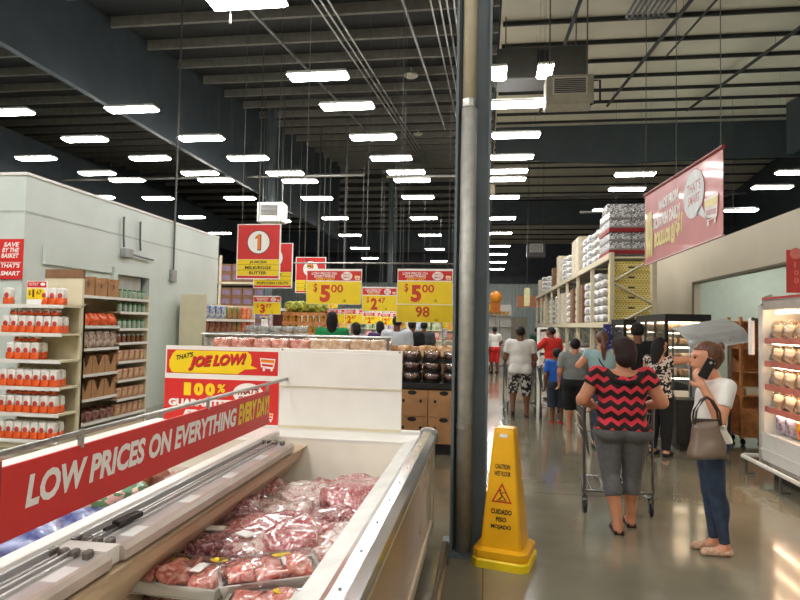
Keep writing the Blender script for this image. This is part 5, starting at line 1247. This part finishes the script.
def nets(Fd, lo, h):
    ins = Fd < 0; n = np.array(Fd.shape)
    cs = np.zeros(n-1, int)
    for a in (0,1):
        for b_ in (0,1):
            for c in (0,1): cs += ins[a:n[0]-1+a, b_:n[1]-1+b_, c:n[2]-1+c]
    act = (cs > 0) & (cs < 8); idx = np.argwhere(act); vid = -np.ones(n-1, int); vid[act] = np.arange(len(idx))
    acc = np.zeros((len(idx), 3)); cnt = np.zeros(len(idx))
    co = [(a, b_, c) for a in (0,1) for b_ in (0,1) for c in (0,1)]
    for p in co:
        for axn in range(3):
            if p[axn]: continue
            q = list(p); q[axn] = 1
            f0 = Fd[tuple((idx+p).T)]; f1 = Fd[tuple((idx+q).T)]; m = (f0 < 0) != (f1 < 0)
            t = np.where(m, f0/np.where(m, f0-f1, 1), 0); pos = np.array(p, float)[None].repeat(len(idx), 0); pos[:, axn] += t
            acc[m] += pos[m]; cnt[m] += 1
    V = (idx+acc/cnt[:, None])*h+lo; Fs = []
    for axn in range(3):
        u, w = [(1,2),(2,0),(0,1)][axn]
        A = np.argwhere(np.diff(ins.astype(int), axis=axn) != 0)
        A = A[(A[:, u] > 0) & (A[:, w] > 0) & (A[:, u] < n[u]-1) & (A[:, w] < n[w]-1)]
        if not len(A): continue
        du = np.zeros(3, int); du[u] = 1; dw = np.zeros(3, int); dw[w] = 1
        q = np.stack([vid[tuple((A-o).T)] for o in (du+dw, dw, 0*du, du)], 1)
        fl = ins[tuple(A.T)]; q[~fl] = q[~fl][:, ::-1]; Fs.append(q)
    return V, np.concatenate(Fs)
def solid(name, prims, m, parent, h, k=.03, cuts=()):
    Fd, lo = field(prims, h, k, cuts); V, Fs = nets(Fd, lo, h)
    me = bpy.data.meshes.new(name); me.from_pydata(V.tolist(), [], Fs.tolist()); me.materials.append(m)
    me.polygons.foreach_set('use_smooth', [True]*len(me.polygons))
    o = bpy.data.objects.new(name, me); C.objects.link(o); o.parent = parent; return o
def nrm(v): v = np.array(v, float); return v/np.linalg.norm(v)
def rotv(v, ax, a):
    ax = nrm(ax); return v*math.cos(a)+np.cross(ax, v)*math.sin(a)+ax*(ax@v)*(1-math.cos(a))
def person(label, loc, rz, H, skin, J=None, fat=1.0, hips=1.0, legs=1.0, vox=.012, wear=(), hair=None, hairmat=HAIRD, hyaw=0, curl=.5, shoes=None, palmw=None, headk=1.0, group=None, belly=1.0):
    t = thing('person', label, 'person', loc, rz, group)
    S = H
    D = dict(head=(0,.012,.928), neck=(0,-.004,.845), sl=(-.105*fat**.5,0,.805), sr=(.105*fat**.5,0,.805), el=(-.15,-.01,.63), er=(.15,-.01,.63), wl=(-.15,.05,.49), wr=(.15,.05,.49),
             hl=(-.052,0,.50), hr=(.052,0,.50), kl=(-.058,.012,.275), kr=(.058,.012,.275), al=(-.058,-.01,.042), ar=(.058,-.01,.042), waist=(0,0,.62), chest=(0,.0,.725), pelvis=(0,-.004,.53))
    if J: D.update({k: v for k, v in J.items()})
    D = {k: np.array(v, float)*S for k, v in D.items()}
    R = lambda r: r*S
    def torso(i=0, cut=None):
        e = i
        return [cone(D['sl']*.62+D['neck']*.38-vv(0,0,R(.035)), D['sr']*.62+D['neck']*.38-vv(0,0,R(.035)), R(.050)+e, R(.050)+e, (1,.95,1), cut),
                ell(D['chest']+vv(0,R(.004),0), vv(R(.098)*fat**.8, R(.064)*fat**.9, R(.10))+e, 0, cut),
                ell(D['waist'], vv(R(.088)*fat, R(.060)*fat*belly, R(.10))+e, 0, cut),
                ell(D['pelvis'], vv(R(.098)*hips, R(.068)*hips**.8, R(.075))+e, 0, cut)]
    def butt(i=0, cut=None):
        return [ell(D[q]+vv(0,-R(.030)*hips,R(.012)), vv(R(.056)*hips, R(.054)*hips, R(.058))+i, 0, cut) for q in ('hl','hr')]
    def legp(sd, i=0, end=None, i2=None):
        h_, k_, a_ = D['h'+sd], D['k'+sd], D['a'+sd]; i2 = i if i2 is None else i2
        cut = None
        if end is not None:
            if end <= 1: d = nrm(k_-h_); pt = h_+(k_-h_)*end
            else: d = nrm(a_-k_); pt = k_+(a_-k_)*(end-1)
            cut = [(pt, d)]
        out = [cone(h_, k_, R(.057)*hips**.6*legs+i, R(.037)*legs+i2, cut=cut if end and end <= 1 else None)]
        if end is None or end > 1:
            c = k_+(a_-k_)*.3
            out += [cone(k_, a_, R(.036)*legs+i2, R(.021)*legs+i2, cut=cut), ell(c+vv(0,-R(.010),0), vv(R(.033)*legs, R(.035)*legs, R(.075))+i2, 0, cut)]
        return out
    def armp(sd, i=0, end=None):
        s_, e_, w_ = D['s'+sd], D['e'+sd], D['w'+sd]; cut = None
        if end is not None:
            if end <= 1: cut = [(s_+(e_-s_)*end, nrm(e_-s_))]
            else: cut = [(e_+(w_-e_)*(end-1), nrm(w_-e_))]
        f = fat**.6
        out = [cone(s_, e_, R(.034)*f+i, R(.027)*f+i, cut=cut if end and end <= 1 else None)]
        if end is None or end > 1: out.append(cone(e_, w_, R(.027)*f+i, R(.017)+i, cut=cut))
        return out
    def hand(sd):
        e_, w_ = D['e'+sd], D['w'+sd]; d = nrm(w_-e_); sg = -1 if sd == 'l' else 1
        w = nrm(np.cross(d, vv(sg,0,0)) if palmw is None or sd not in palmw else palmw[sd]); nn = np.cross(w, d)*(1 if sd == 'l' else -1)
        out = []
        for q in (-1.1,0,1.1): out.append(cone(w_+d*R(.006)+w*q*R(.007), w_+d*R(.05)+w*q*R(.0115), R(.0095), R(.009)))
        for q, L in zip((-1.5,-.5,.5,1.5), (.036,.043,.046,.041)):
            b0 = w_+d*R(.05)+w*q*R(.0108); d1 = rotv(d, w, curl*(1 if nn@vv(0,0,1) >= 0 else 1)); p1 = b0+d1*R(L)*.55; d2 = rotv(d, w, curl*2.1); p2 = p1+d2*R(L)*.55
            out += [cone(b0, p1, R(.0062), R(.0056)), cone(p1, p2, R(.0056), R(.0046))]
        tb = w_+d*R(.014)+w*R(.014); td = nrm(d*.75+w*.7); p1 = tb+td*R(.028); p2 = p1+nrm(d*.95+w*.3)*R(.022)
        out += [cone(tb, p1, R(.0085), R(.007)), cone(p1, p2, R(.0066), R(.0054))]
        return out
    hk = headk; hc = D['head']; ch, sh = math.cos(hyaw), math.sin(hyaw)
    def hp(x, y, z): x *= hk; y *= hk; z *= hk; return hc+vv(R(x*ch-y*sh), R(x*sh+y*ch), R(z))
    head = [ell(hp(0,-.006,.012), vv(R(.046),R(.058),R(.056))*hk, hyaw), ell(hp(0,.016,-.022), vv(R(.036),R(.040),R(.046))*hk, hyaw), cone(hp(0,.034,-.052), hp(0,.04,-.056), R(.013)*hk, R(.011)*hk),
            cone(hp(0,.05,.006), hp(0,.0585,-.014), R(.005)*hk, R(.0065)*hk), ell(hp(-.047,-.004,-.006), vv(R(.006),R(.012),R(.018)), hyaw), ell(hp(.047,-.004,-.006), vv(R(.006),R(.012),R(.018)), hyaw),
            cone(hp(-.012,.053,-.033), hp(.012,.053,-.033), R(.005), R(.005)), cone(hp(-.026,.046,.016), hp(.026,.046,.016), R(.008), R(.008))]
    neck = [cone(D['neck']-vv(0,0,R(.03)), hc+vv(0,-R(.012),-R(.04)), R(.036)*fat**.3, R(.031)*fat**.3)]
    def footp(sd, i=0):
        a_ = D['a'+sd]; k_ = D['k'+sd]; z = a_[2]-R(.042)
        lift = z > R(.02)
        f = vv(0,1,0) if not lift else nrm(vv(0,1,-.9))
        heel = vv(a_[0], a_[1]-R(.012), z+R(.02)); toe = heel+f*R(.105)+vv(0,0,-R(.004) if not lift else 0)
        return [cone(heel, toe, R(.019)+i, R(.015)+i, (1.1,1,.95)), cone(a_, heel+f*R(.05), R(.02)+i, R(.017)+i)], heel, toe, f
    body = torso()+butt()+legp('l')+legp('r')+armp('l')+armp('r')+hand('l')+hand('r')+head+neck+footp('l')[0]+footp('r')[0]
    fing = [p for p in hand('l')+hand('r')]
    solid('body', body, skin, t, vox, R(.012))
    for sx in (-1,1):
        e = hp(sx*.021,.0485,.003); MB().lathe([(.0005,-.0055*S),(.005*S,-.003*S),(.0062*S,0),(.005*S,.003*S),(.0005,.0055*S)], 10, Matrix.Translation(Vector(e))).build('eye', EYEM, t, smooth=True)
    MB().tube([Vector(hp(-.016,.0525,-.033)), Vector(hp(0,.0585,-.034)), Vector(hp(.016,.0525,-.033))], R(.0035), 6).build('mouth', LIPS, t)
    for g in wear:
        kind, m = g[0], g[1]
        if kind == 'shirt':
            _, _, hem, sl, infl = g[:5]; neckz = g[5] if len(g) > 5 else .845
            P = torso(infl)+butt(infl)+armp('l', infl*.9, sl)+armp('r', infl*.9, sl)
            if hem < .47: P += legp('l', infl, .6)+legp('r', infl, .6)
            sc = g[6] if len(g) > 6 else None
            cuts = [((0,0,hem*S),(0,0,-1))]
            nk = D['neck']; 
            if neckz: cuts.append(lambda Q, nk=nk, r=(sc or .045), z=neckz: np.where(Q[..., 2] > R(z)-R(.10), R(r)-np.sqrt(((Q[..., 0]-nk[0])/1.0)**2+(Q[..., 1]-nk[1])**2*1.1+np.maximum(R(z)-Q[..., 2], 0)**2), -1))
            solid('shirt', P, m, t, vox, R(.014), cuts)
        elif kind == 'pants':
            _, _, top, end, infl = g[:5]; i2 = g[5] if len(g) > 5 else infl
            P = [ell(D['pelvis'], vv(R(.098)*hips, R(.068)*hips**.8, R(.075))+infl), ell(D['waist'], vv(R(.088)*fat, R(.060)*fat*belly, R(.10))+infl)]+butt(infl)+legp('l', infl, end, i2)+legp('r', infl, end, i2)
            solid('trousers' if end > 1.8 else 'capri_trousers' if end > 1.3 else 'shorts', P, m, t, vox, R(.012), [((0,0,top*S),(0,0,1))])
    if shoes:
        for sd in 'lr':
            P, heel, toe, f = footp(sd, .006)
            if shoes[0] == 'shoe':
                solid('shoe', P[:1], shoes[1], t, max(.007, vox*.8), R(.01), [])
            else:
                off = vv(0,0,-R(.015)); 
                MB().tube([Vector(heel+off-f*R(.014)), Vector(heel+off+f*R(.05)), Vector(toe+off+f*R(.012))], [R(.024),R(.022),R(.026)], 10).build('sandal', shoes[1], t)
                MB().tube([Vector(heel+f*R(.065)+vv(-R(.024),0,-R(.01))), Vector(heel+f*R(.068)+vv(0,0,R(.019))), Vector(heel+f*R(.065)+vv(R(.024),0,-R(.01)))], R(.005), 6).build('sandal_strap', shoes[1], t)
    if hair:
        hm = hairmat
        P = [ell(hp(0,-.010,.016), vv(R(.052),R(.064),R(.060))*hk, hyaw)]
        cuts = []
        fdir = vv(-sh, ch, 0)
        pf = hp(0,.026,.0)
        cuts.append(lambda Q, pf=pf, fd=fdir, zz=hp(0,0,.034)[2]: np.where(Q[..., 2] < zz, (Q-pf)@fd+R(.024), -1))
        cuts.append(lambda Q, zz=hp(0,0,-.03)[2], bk=hp(0,-.03,0), fd=fdir: np.where((Q-bk)@fd > 0, zz+R(.025)-Q[..., 2], zz-R(.015)-Q[..., 2]) if hair in ('short','bun','pony') else np.full(Q.shape[:-1], -1.))
        ho = solid('hair', P, hm, t, min(vox, .011), R(.01), cuts)
        if hair == 'bun':
            solid('hair_bun', [ell(hp(0,-.062,.05), vv(R(.022),R(.022),R(.022))), ell(hp(.006,-.066,.056), vv(R(.016),R(.014),R(.018)))], hm, t, .008, R(.006))
            solid('hair_back', [ell(hp(0,-.04,.015), vv(R(.044),R(.038),R(.05))*hk), ell(hp(0,-.034,-.012), vv(R(.040),R(.030),R(.04))*hk)], hm, t, .01, R(.006))
        elif hair == 'pony':
            solid('ponytail', [cone(hp(0,-.06,.02), hp(.0,-.078,-.06), R(.018), R(.024)), cone(hp(0,-.078,-.06), hp(.004,-.07,-.17), R(.024), R(.014)), cone(hp(.004,-.07,-.17), hp(.006,-.066,-.23), R(.014), R(.004))], hm, t, .011, R(.012))
        elif hair == 'bob':
            solid('hair_back', [ell(hp(0,-.03,-.022), vv(R(.056),R(.046),R(.07)))], hm, t, .011, R(.012))
        elif hair == 'lowbun':
            solid('hair_back', [ell(hp(.002,-.05,-.03), vv(R(.054),R(.046),R(.052))), ell(hp(0,-.036,.014), vv(R(.058),R(.054),R(.060))), ell(hp(.02,-.06,-.005), vv(R(.034),R(.034),R(.036))), ell(hp(-.03,-.02,.04), vv(R(.034),R(.034),R(.03)))], hm, t, .009, R(.012))
        elif hair == 'cap':
            solid('cap', [ell(hp(0,-.006,.024), vv(R(.054),R(.066),R(.052)), hyaw)], BLKC, t, vox, R(.01), [((0,0,hp(0,0,.018)[2]),(0,0,-1))])
            MB().prism([(-R(.04),R(.05)),(R(.04),R(.05)),(R(.034),R(.105)),(0,R(.118)),(-R(.034),R(.105))], 'z', hc[2]+R(.022), hc[2]+R(.027)).build('cap_brim', BLKC, t)
        elif hair == 'long':
            solid('hair_back', [ell(hp(0,-.032,-.02), vv(R(.056),R(.046),R(.075))), cone(hp(0,-.045,-.06), hp(.0,-.06,-.17), R(.05), R(.03), (1,.6,1))], hm, t, .011, R(.012))
    return t, D
def cart(label, loc, rz, w=.56, red=True, full=True):
    t = thing('shopping_cart', label, 'shopping cart', loc, rz); hw = w/2
    b = MB()
    for s in (-1,1):
        b.tube([(s*hw,0,1.0),(s*hw,.03,.95),(s*hw,.06,.55),(s*hw,.03,.18),(s*(hw-.02),.1,.16),(s*(hw-.1),.85,.16)], .013)
        b.tube([(s*hw,.05,.62),(s*(hw-.04),.85,.70)], .01)
    b.tube([(-hw,.03,.22),(hw,.03,.22)], .011).tube([(-hw+.1,.85,.16),(hw-.1,.85,.16)], .011)
    b.build('frame', STEEL, t, smooth=True)
    hd = MB().tube([(-hw,0,1.0),(hw,0,1.0)], .016, 10).build('handle', mat('cart_red', (190,40,36), .4) if red else BLACK, t, smooth=True)
    MB().box(-hw+.02,-hw+.12,-.02,.02,.97,1.03).build('handle_label', WHITE, hd)
    b = MB(); 
    for s in (-1,1):
        for k in range(12):
            y_ = .06+.8*k/11; x0 = hw-.04*k/11; b.tube([(s*x0,y_,.93),(s*(x0-.05),y_+(.0),.52+.12*k/11)], .004, 4)
        for z in (.62,.72,.82,.93): b.tube([(s*(hw-.02),.06,z),(s*(hw-.05),.86,z)], .004, 4)
    for k in range(9):
        x0 = -hw+.06+(w-.12)*k/8; b.tube([(x0,.86,.93),(x0*.85,.86,.64),(x0*.85,.08,.53),(x0,.05,.93 if k in (0,8) else .70)], .004, 4)
    for z in (.62,.93): b.tube([(-hw+.05,.86,z),(hw-.05,.86,z)], .005, 4)
    b.tube([(-hw,.06,.93),(hw,.06,.93)], .006, 5)
    b.build('basket', STEEL, t)
    b = MB()
    for k in range(7): x0 = -hw+.08+(w-.16)*k/6; b.tube([(x0,.1,.2),(x0*.8,.8,.19)], .004, 4)
    b.build('lower_rack', STEEL, t)
    for s in (-1,1):
        for y_, hx in ((.07,hw-.01),(.8,hw-.11)):
            wh = MB().lathe([(.03,-.015),(.058,-.013),(.062,0),(.058,.013),(.03,.015)], 16, Matrix.Translation((s*hx,y_,.064)) @ Matrix.Rotation(PI/2,4,'Y')).build('wheel', BLACK, t, smooth=True)
            MB().box(s*hx-.024,s*hx-.018,y_-.02,y_+.02,.06,.16).box(s*hx+.018,s*hx+.024,y_-.02,y_+.02,.06,.16).box(s*hx-.024,s*hx+.024,y_-.02,y_+.02,.145,.16).build('wheel_fork', STEEL, wh)
    return t

# woman in chevron top pushing a cart
cart('grey shopping cart pushed by the woman in the chevron top', (1.21,5.72,0), 0, .60)
g = MB(); V, Fs = blob((.13,.1,.42), 6, .03, 10, 120, .3); o = MB().add(V, Fs).build('grocery_bag', mat('bag_yellow_green', (214,196,80), .35, rgb2=(190,60,60), scale=14, coat=.4), smooth=True); o.location = (1.41,5.93,.565); tag(o, 'yellow and red grocery bag in the cart of the woman in the chevron top', 'grocery bag')
t_, D_ = person('woman in a red and black chevron top and grey capri trousers pushing a cart', (1.16,5.40,0), 0, 1.63, SK1,
    J=dict(sl=(-.125,0,.80), sr=(.125,0,.80), el=(-.20,-.005,.665), er=(.20,-.005,.665), wl=(-.13,.15,.62), wr=(.13,.15,.62), hl=(-.066,0,.50), hr=(.066,0,.50), kl=(-.056,.0,.28), kr=(.062,.045,.28), al=(-.03,-.075,.042), ar=(.06,.055,.042), head=(.012,.02,.925), neck=(.006,.0,.835)),
    fat=1.32, hips=1.30, legs=1.10, vox=.0085, wear=[('pants',DGREY,.60,1.42,.009,.012),('shirt',CHEV,.527,.42,.016,.84,.078)], hair='lowbun', hairmat=HAIRR, shoes=('sandal',SOLE), headk=1.05, belly=1.15)
MB().tube([Vector(D_['sl'])+Vector((.07,-.075,.025)), Vector((-.08,-.128,1.262)), Vector((.01,-.14,1.245)), Vector((.10,-.128,1.265)), Vector(D_['sr'])+Vector((-.05,-.08,.03))], .022, 8).build('collar_band', BLKC, t_, smooth=True)
# woman with phone (faces -X)
ph = atZ(713,549,0); PHL = (1.74,4.98,0)
t_ph, D_ph = person('woman in a white tee and blue jeans holding a phone to her ear', PHL, PI/2, 1.60, SK3,
    J=dict(sl=(-.10,-.035,.80), sr=(.10,-.03,.80), el=(-.135,.012,.645), wl=(-.096,.072,.80), er=(.135,-.03,.635), wr=(.135,.0,.51), head=(0,.03,.928), neck=(0,-.012,.85), chest=(0,-.004,.725), waist=(0,.012,.635), pelvis=(0,.006,.55), hl=(-.045,.012,.52), hr=(.045,.012,.52), kl=(-.042,-.008,.285), kr=(.042,-.004,.285), al=(-.04,-.045,.042), ar=(.042,-.025,.042)),
    fat=1.02, hips=.95, legs=.92, vox=.0085, wear=[('pants',DENIM,.585,1.93,.006,.005),('shirt',WHTC,.535,.58,.010,.85,.047)], hair='bun', hairmat=HAIRB, shoes=('shoe',SHOEP), curl=.6, headk=1.12, belly=1.15, palmw={'l': (.0,.5,-.6)})
M_ph = Matrix.Translation(PHL) @ Matrix.Rotation(PI/2, 4, 'Z')
hp_ = M_ph @ Vector((-.104*1.6, .056*1.6, .885*1.6))
t = thing('phone', 'black phone held at the ear of the woman in the white tee', 'phone', hp_)
t.rotation_euler = (0, math.radians(28), 0)
MB().box(-.038,.038,-.006,.006,-.078,.078).build('case', BLACK, t, bevel=.006, seg=2)
MB().disc((.0,.05), .012, .012, (0,-.0065,0), (1,0,0), (0,0,1), 12).disc((.026,.06), .005, .005, (0,-.0065,0), (1,0,0), (0,0,1), 10).build('camera_lens', CHROME, t)
hb = M_ph @ Vector((-.150*1.6, .085*1.6, 0)); 
t = thing('handbag', 'taupe leather handbag hanging from the arm of the woman with the phone', 'handbag', (hb.x, hb.y-.05, 0))
V, Fs = blob((.23,.13,.26), 7, .025, 7, 130, .28)
V = [(v[0]*(1.1-.4*(v[2]/.26)),v[1]*(1.1-.5*(v[2]/.26)),v[2]+.76) for v in V]
MB().add(V, Fs).build('bag_body', BAGM, t, smooth=True)
zt = max(v[2] for v in V)
MB().box(-.1,.1,-.012,.012,zt-.035,zt+.006).build('zip_top', mat('zip_dark', (70,60,54), .5), t, bevel=.004)
for yy, nm in ((-.028,0),(.028,1)):
    MB().tube([(-.09,yy,zt-.04),(-.08,yy,zt+.06),(-.035,yy*.8,zt+.14),(.0,yy*.6,zt+.165),(.035,yy*.8,zt+.14),(.08,yy,zt+.06),(.09,yy,zt-.04)], .008, 8).build('strap', mat('strap_brown', (70,52,44), .5), t, smooth=True)
b = MB()
for xx in (-.09,.09): b.lathe([(.014,0),(.016,.003),(.014,.006)], 10, Matrix.Translation((xx,-.045,zt-.045)) @ Matrix.Rotation(PI/2,4,'X'))
b.build('ring', CHROME, t)
# man in white tee with cart
cart('shopping cart pushed by the man in the white tee', (.67,12.05,0), 0, .62)
person('man in a white tee and black and white patterned shorts walking away with a cart', (.66,11.82,0), 0, 1.72, SK2,
    J=dict(el=(-.165,.02,.64), er=(.165,.02,.64), wl=(-.16,.14,.58), wr=(.16,.14,.58), kl=(-.075,.03,.285), al=(-.078,-.05,.085), kr=(.072,-.0,.275), ar=(.075,-.03,.042)),
    fat=1.22, hips=1.12, legs=1.05, vox=.012, wear=[('pants',SHORTS,.57,1.22,.02,.026),('shirt',WHTC,.475,.62,.028)], hair='short', hairmat=HAIRD, shoes=('sandal',SOLE))
# boy in blue, boy in grey
person('small boy in a blue tee and dark shorts standing beside the boy in grey', (1.27,11.1,0), .1, 1.32, SK2, fat=1.12, hips=1.05, vox=.012, headk=1.15,
    wear=[('pants',mat('navy_cloth', (44,52,66), .9),.57,1.25,.03,.04),('shirt',BLUEC,.47,.7,.024)], hair='short', shoes=('sandal',REDC))
cart('shopping cart standing ahead of the two boys', (1.3,11.45,0), .05, .56)
person('older boy in a grey tee and black shorts seen from behind', (1.47,10.3,0), -.05, 1.52, SK1, J=dict(el=(-.16,-.01,.64), wl=(-.165,.03,.52), er=(.16,.02,.64), wr=(.15,.10,.55)), fat=1.3, hips=1.2, legs=1.1, vox=.012,
    wear=[('pants',BLKC,.57,1.15,.03,.04),('shirt',GREYT,.475,.72,.028)], hair='short', hairmat=HAIRD, shoes=('sandal',SK1), headk=1.08)
# man in red reaching left
person('man in a red shirt reaching his left arm out beside the rack', (1.55,14.6,0), .55, 1.72, SK2, J=dict(el=(-.20,.08,.68), wl=(-.30,.19,.655), er=(.15,.0,.63), wr=(.13,.06,.50), head=(-.005,.03,.925)), fat=1.12, hips=1.02, vox=.014,
    wear=[('pants',mat('khaki_cloth', (120,104,82), .9),.57,1.2,.03,.035),('shirt',REDC,.46,.75,.026)], hair='short', shoes=('shoe',BLACK), hyaw=.5)
# ponytail woman in light blue
t_, D_ = person('woman in a light blue top with a long ponytail, behind the chevron woman', (1.66,9.0,0), .0, 1.66, SK3, J=dict(el=(-.19,.03,.70), wl=(-.10,.13,.73), er=(.16,.02,.64), wr=(.13,.12,.58)), fat=1.1, hips=1.05, vox=.012,
    wear=[('pants',DENIM,.58,1.93,.008,.01),('shirt',LBLUEC,.49,.3,.016)], hair='pony', hairmat=HAIRB, shoes=('shoe',BLACK))
MB().tube([(-.11,-.06,1.36),(-.04,-.125,1.22),(.05,-.125,1.1),(.13,-.07,.98),(.17,0,.93)], .009, 6).build('bag_strap', BLKC, t_)
# man in dark cap
person('tall man in black with a dark cap standing behind the chevron woman', (2.22,9.3,0), -.15, 1.80, SK2, J=dict(wl=(-.13,.08,.52), wr=(.13,.08,.52)), fat=1.2, hips=1.05, vox=.012,
    wear=[('pants',BLKC,.57,1.93,.012,.02),('shirt',BLKC,.47,.9,.026)], hair='cap', hairmat=HAIRD, shoes=('shoe',BLACK))
# floral woman reaching right
t_, D_ = person('woman in a black and white floral top reaching her right arm to the counter', (2.34,8.6,0), -.75, 1.60, SK3, J=dict(er=(.215,.10,.815), wr=(.325,.20,.85), el=(-.14,.02,.64), wl=(-.12,.1,.53)), fat=1.0, hips=1.02, vox=.012,
    wear=[('pants',BLKC,.58,1.93,.012,.02),('shirt',FLORAL,.50,.05,.016,.83,.075)], hair='long', hairmat=HAIRD, hyaw=-.3, shoes=('shoe',BLACK))
# far people
person('far person in a dark green shirt and black trousers walking down the aisle', (2.0,24.5,0), 0, 1.7, SK2, vox=.02, wear=[('pants',BLKC,.57,1.93,.02,.025),('shirt',DGREENC,.48,.8,.025)], hair='short', shoes=('shoe',BLACK))
person('far person in a white shirt and red shorts with a cart near the column', (.32,22.5,0), .3, 1.7, SK2, vox=.02, wear=[('pants',REDC,.57,1.2,.03,.03),('shirt',WHTC,.48,.7,.025)], hair='short', shoes=('shoe',BLACK), J=dict(el=(-.17,.03,.65), wl=(-.14,.14,.6), er=(.17,.03,.65), wr=(.14,.14,.6)))
cart('far shopping cart with dark goods near the column', (.55,23.15,0), .3, .56)
def by(px, Yd): return atY(px, 330, Yd).x
for lab, px, Yd, H, m, hr, rz in (('person in a bright green shirt with long dark hair seen above the freezer boards',332,10.6,1.92,GREENC,'long',.2),('person in a purple top beyond the produce, between the price signs',380,13.5,1.78,PURPC,'bob',.4),
    ('broad person in a white shirt seen from behind above the blank board',397,12.0,1.88,mat('pale_blue_cloth', (206,212,222), .9),'short',0),('person in a dark shirt next to the broad white shirted one',412,13.6,1.82,BLKC,'short',-.3),('person in a dark grey jacket just left of the bakery table',424,15.5,1.80,mat('slate_cloth', (60,64,70), .9),'short',.2),
    ('person in a violet and white top far left of the purple one',356,12.6,1.74,mat('lilac_cloth', (120,100,120), .9, rgb2=(200,190,196), scale=14),'bob',.9)):
    person(lab, (by(px, Yd), Yd, 0), rz, H, SK2, vox=.018, fat=1.3 if 'broad' in lab else 1.12, wear=[('pants',mat('dark_denim', (40,46,60), .9),.57,1.93,.015,.02),('shirt',m,.48,.7,.026)], hair=hr, shoes=('shoe',BLACK))

# ------------------------------------------------------------------ clean up prototypes, light and view
for r in PROTO:
    for c, gs in KIDS[r]:
        for g_ in gs: bpy.data.objects.remove(g_)
        bpy.data.objects.remove(c)
    bpy.data.objects.remove(r)
w = bpy.data.worlds.new('world'); bpy.context.scene.world = w; w.use_nodes = True
w.node_tree.nodes['Background'].inputs[0].default_value = (1,1,1,1); w.node_tree.nodes['Background'].inputs[1].default_value = .1
sc = bpy.context.scene
sc.view_settings.view_transform = 'Standard'; sc.view_settings.look = 'None'; sc.view_settings.gamma = 1; sc.view_settings.use_curve_mapping = False
sc.view_settings.exposure = 0.56
sc.cycles.max_bounces = 7; sc.cycles.diffuse_bounces = 4; sc.cycles.glossy_bounces = 3; sc.cycles.transparent_max_bounces = 8; sc.cycles.sample_clamp_indirect = 4
sc.cycles.caustics_reflective = False; sc.cycles.caustics_refractive = False
try:
    sc.cycles.use_denoising = True; sc.cycles.denoiser = 'OPENIMAGEDENOISE'
except Exception: pass
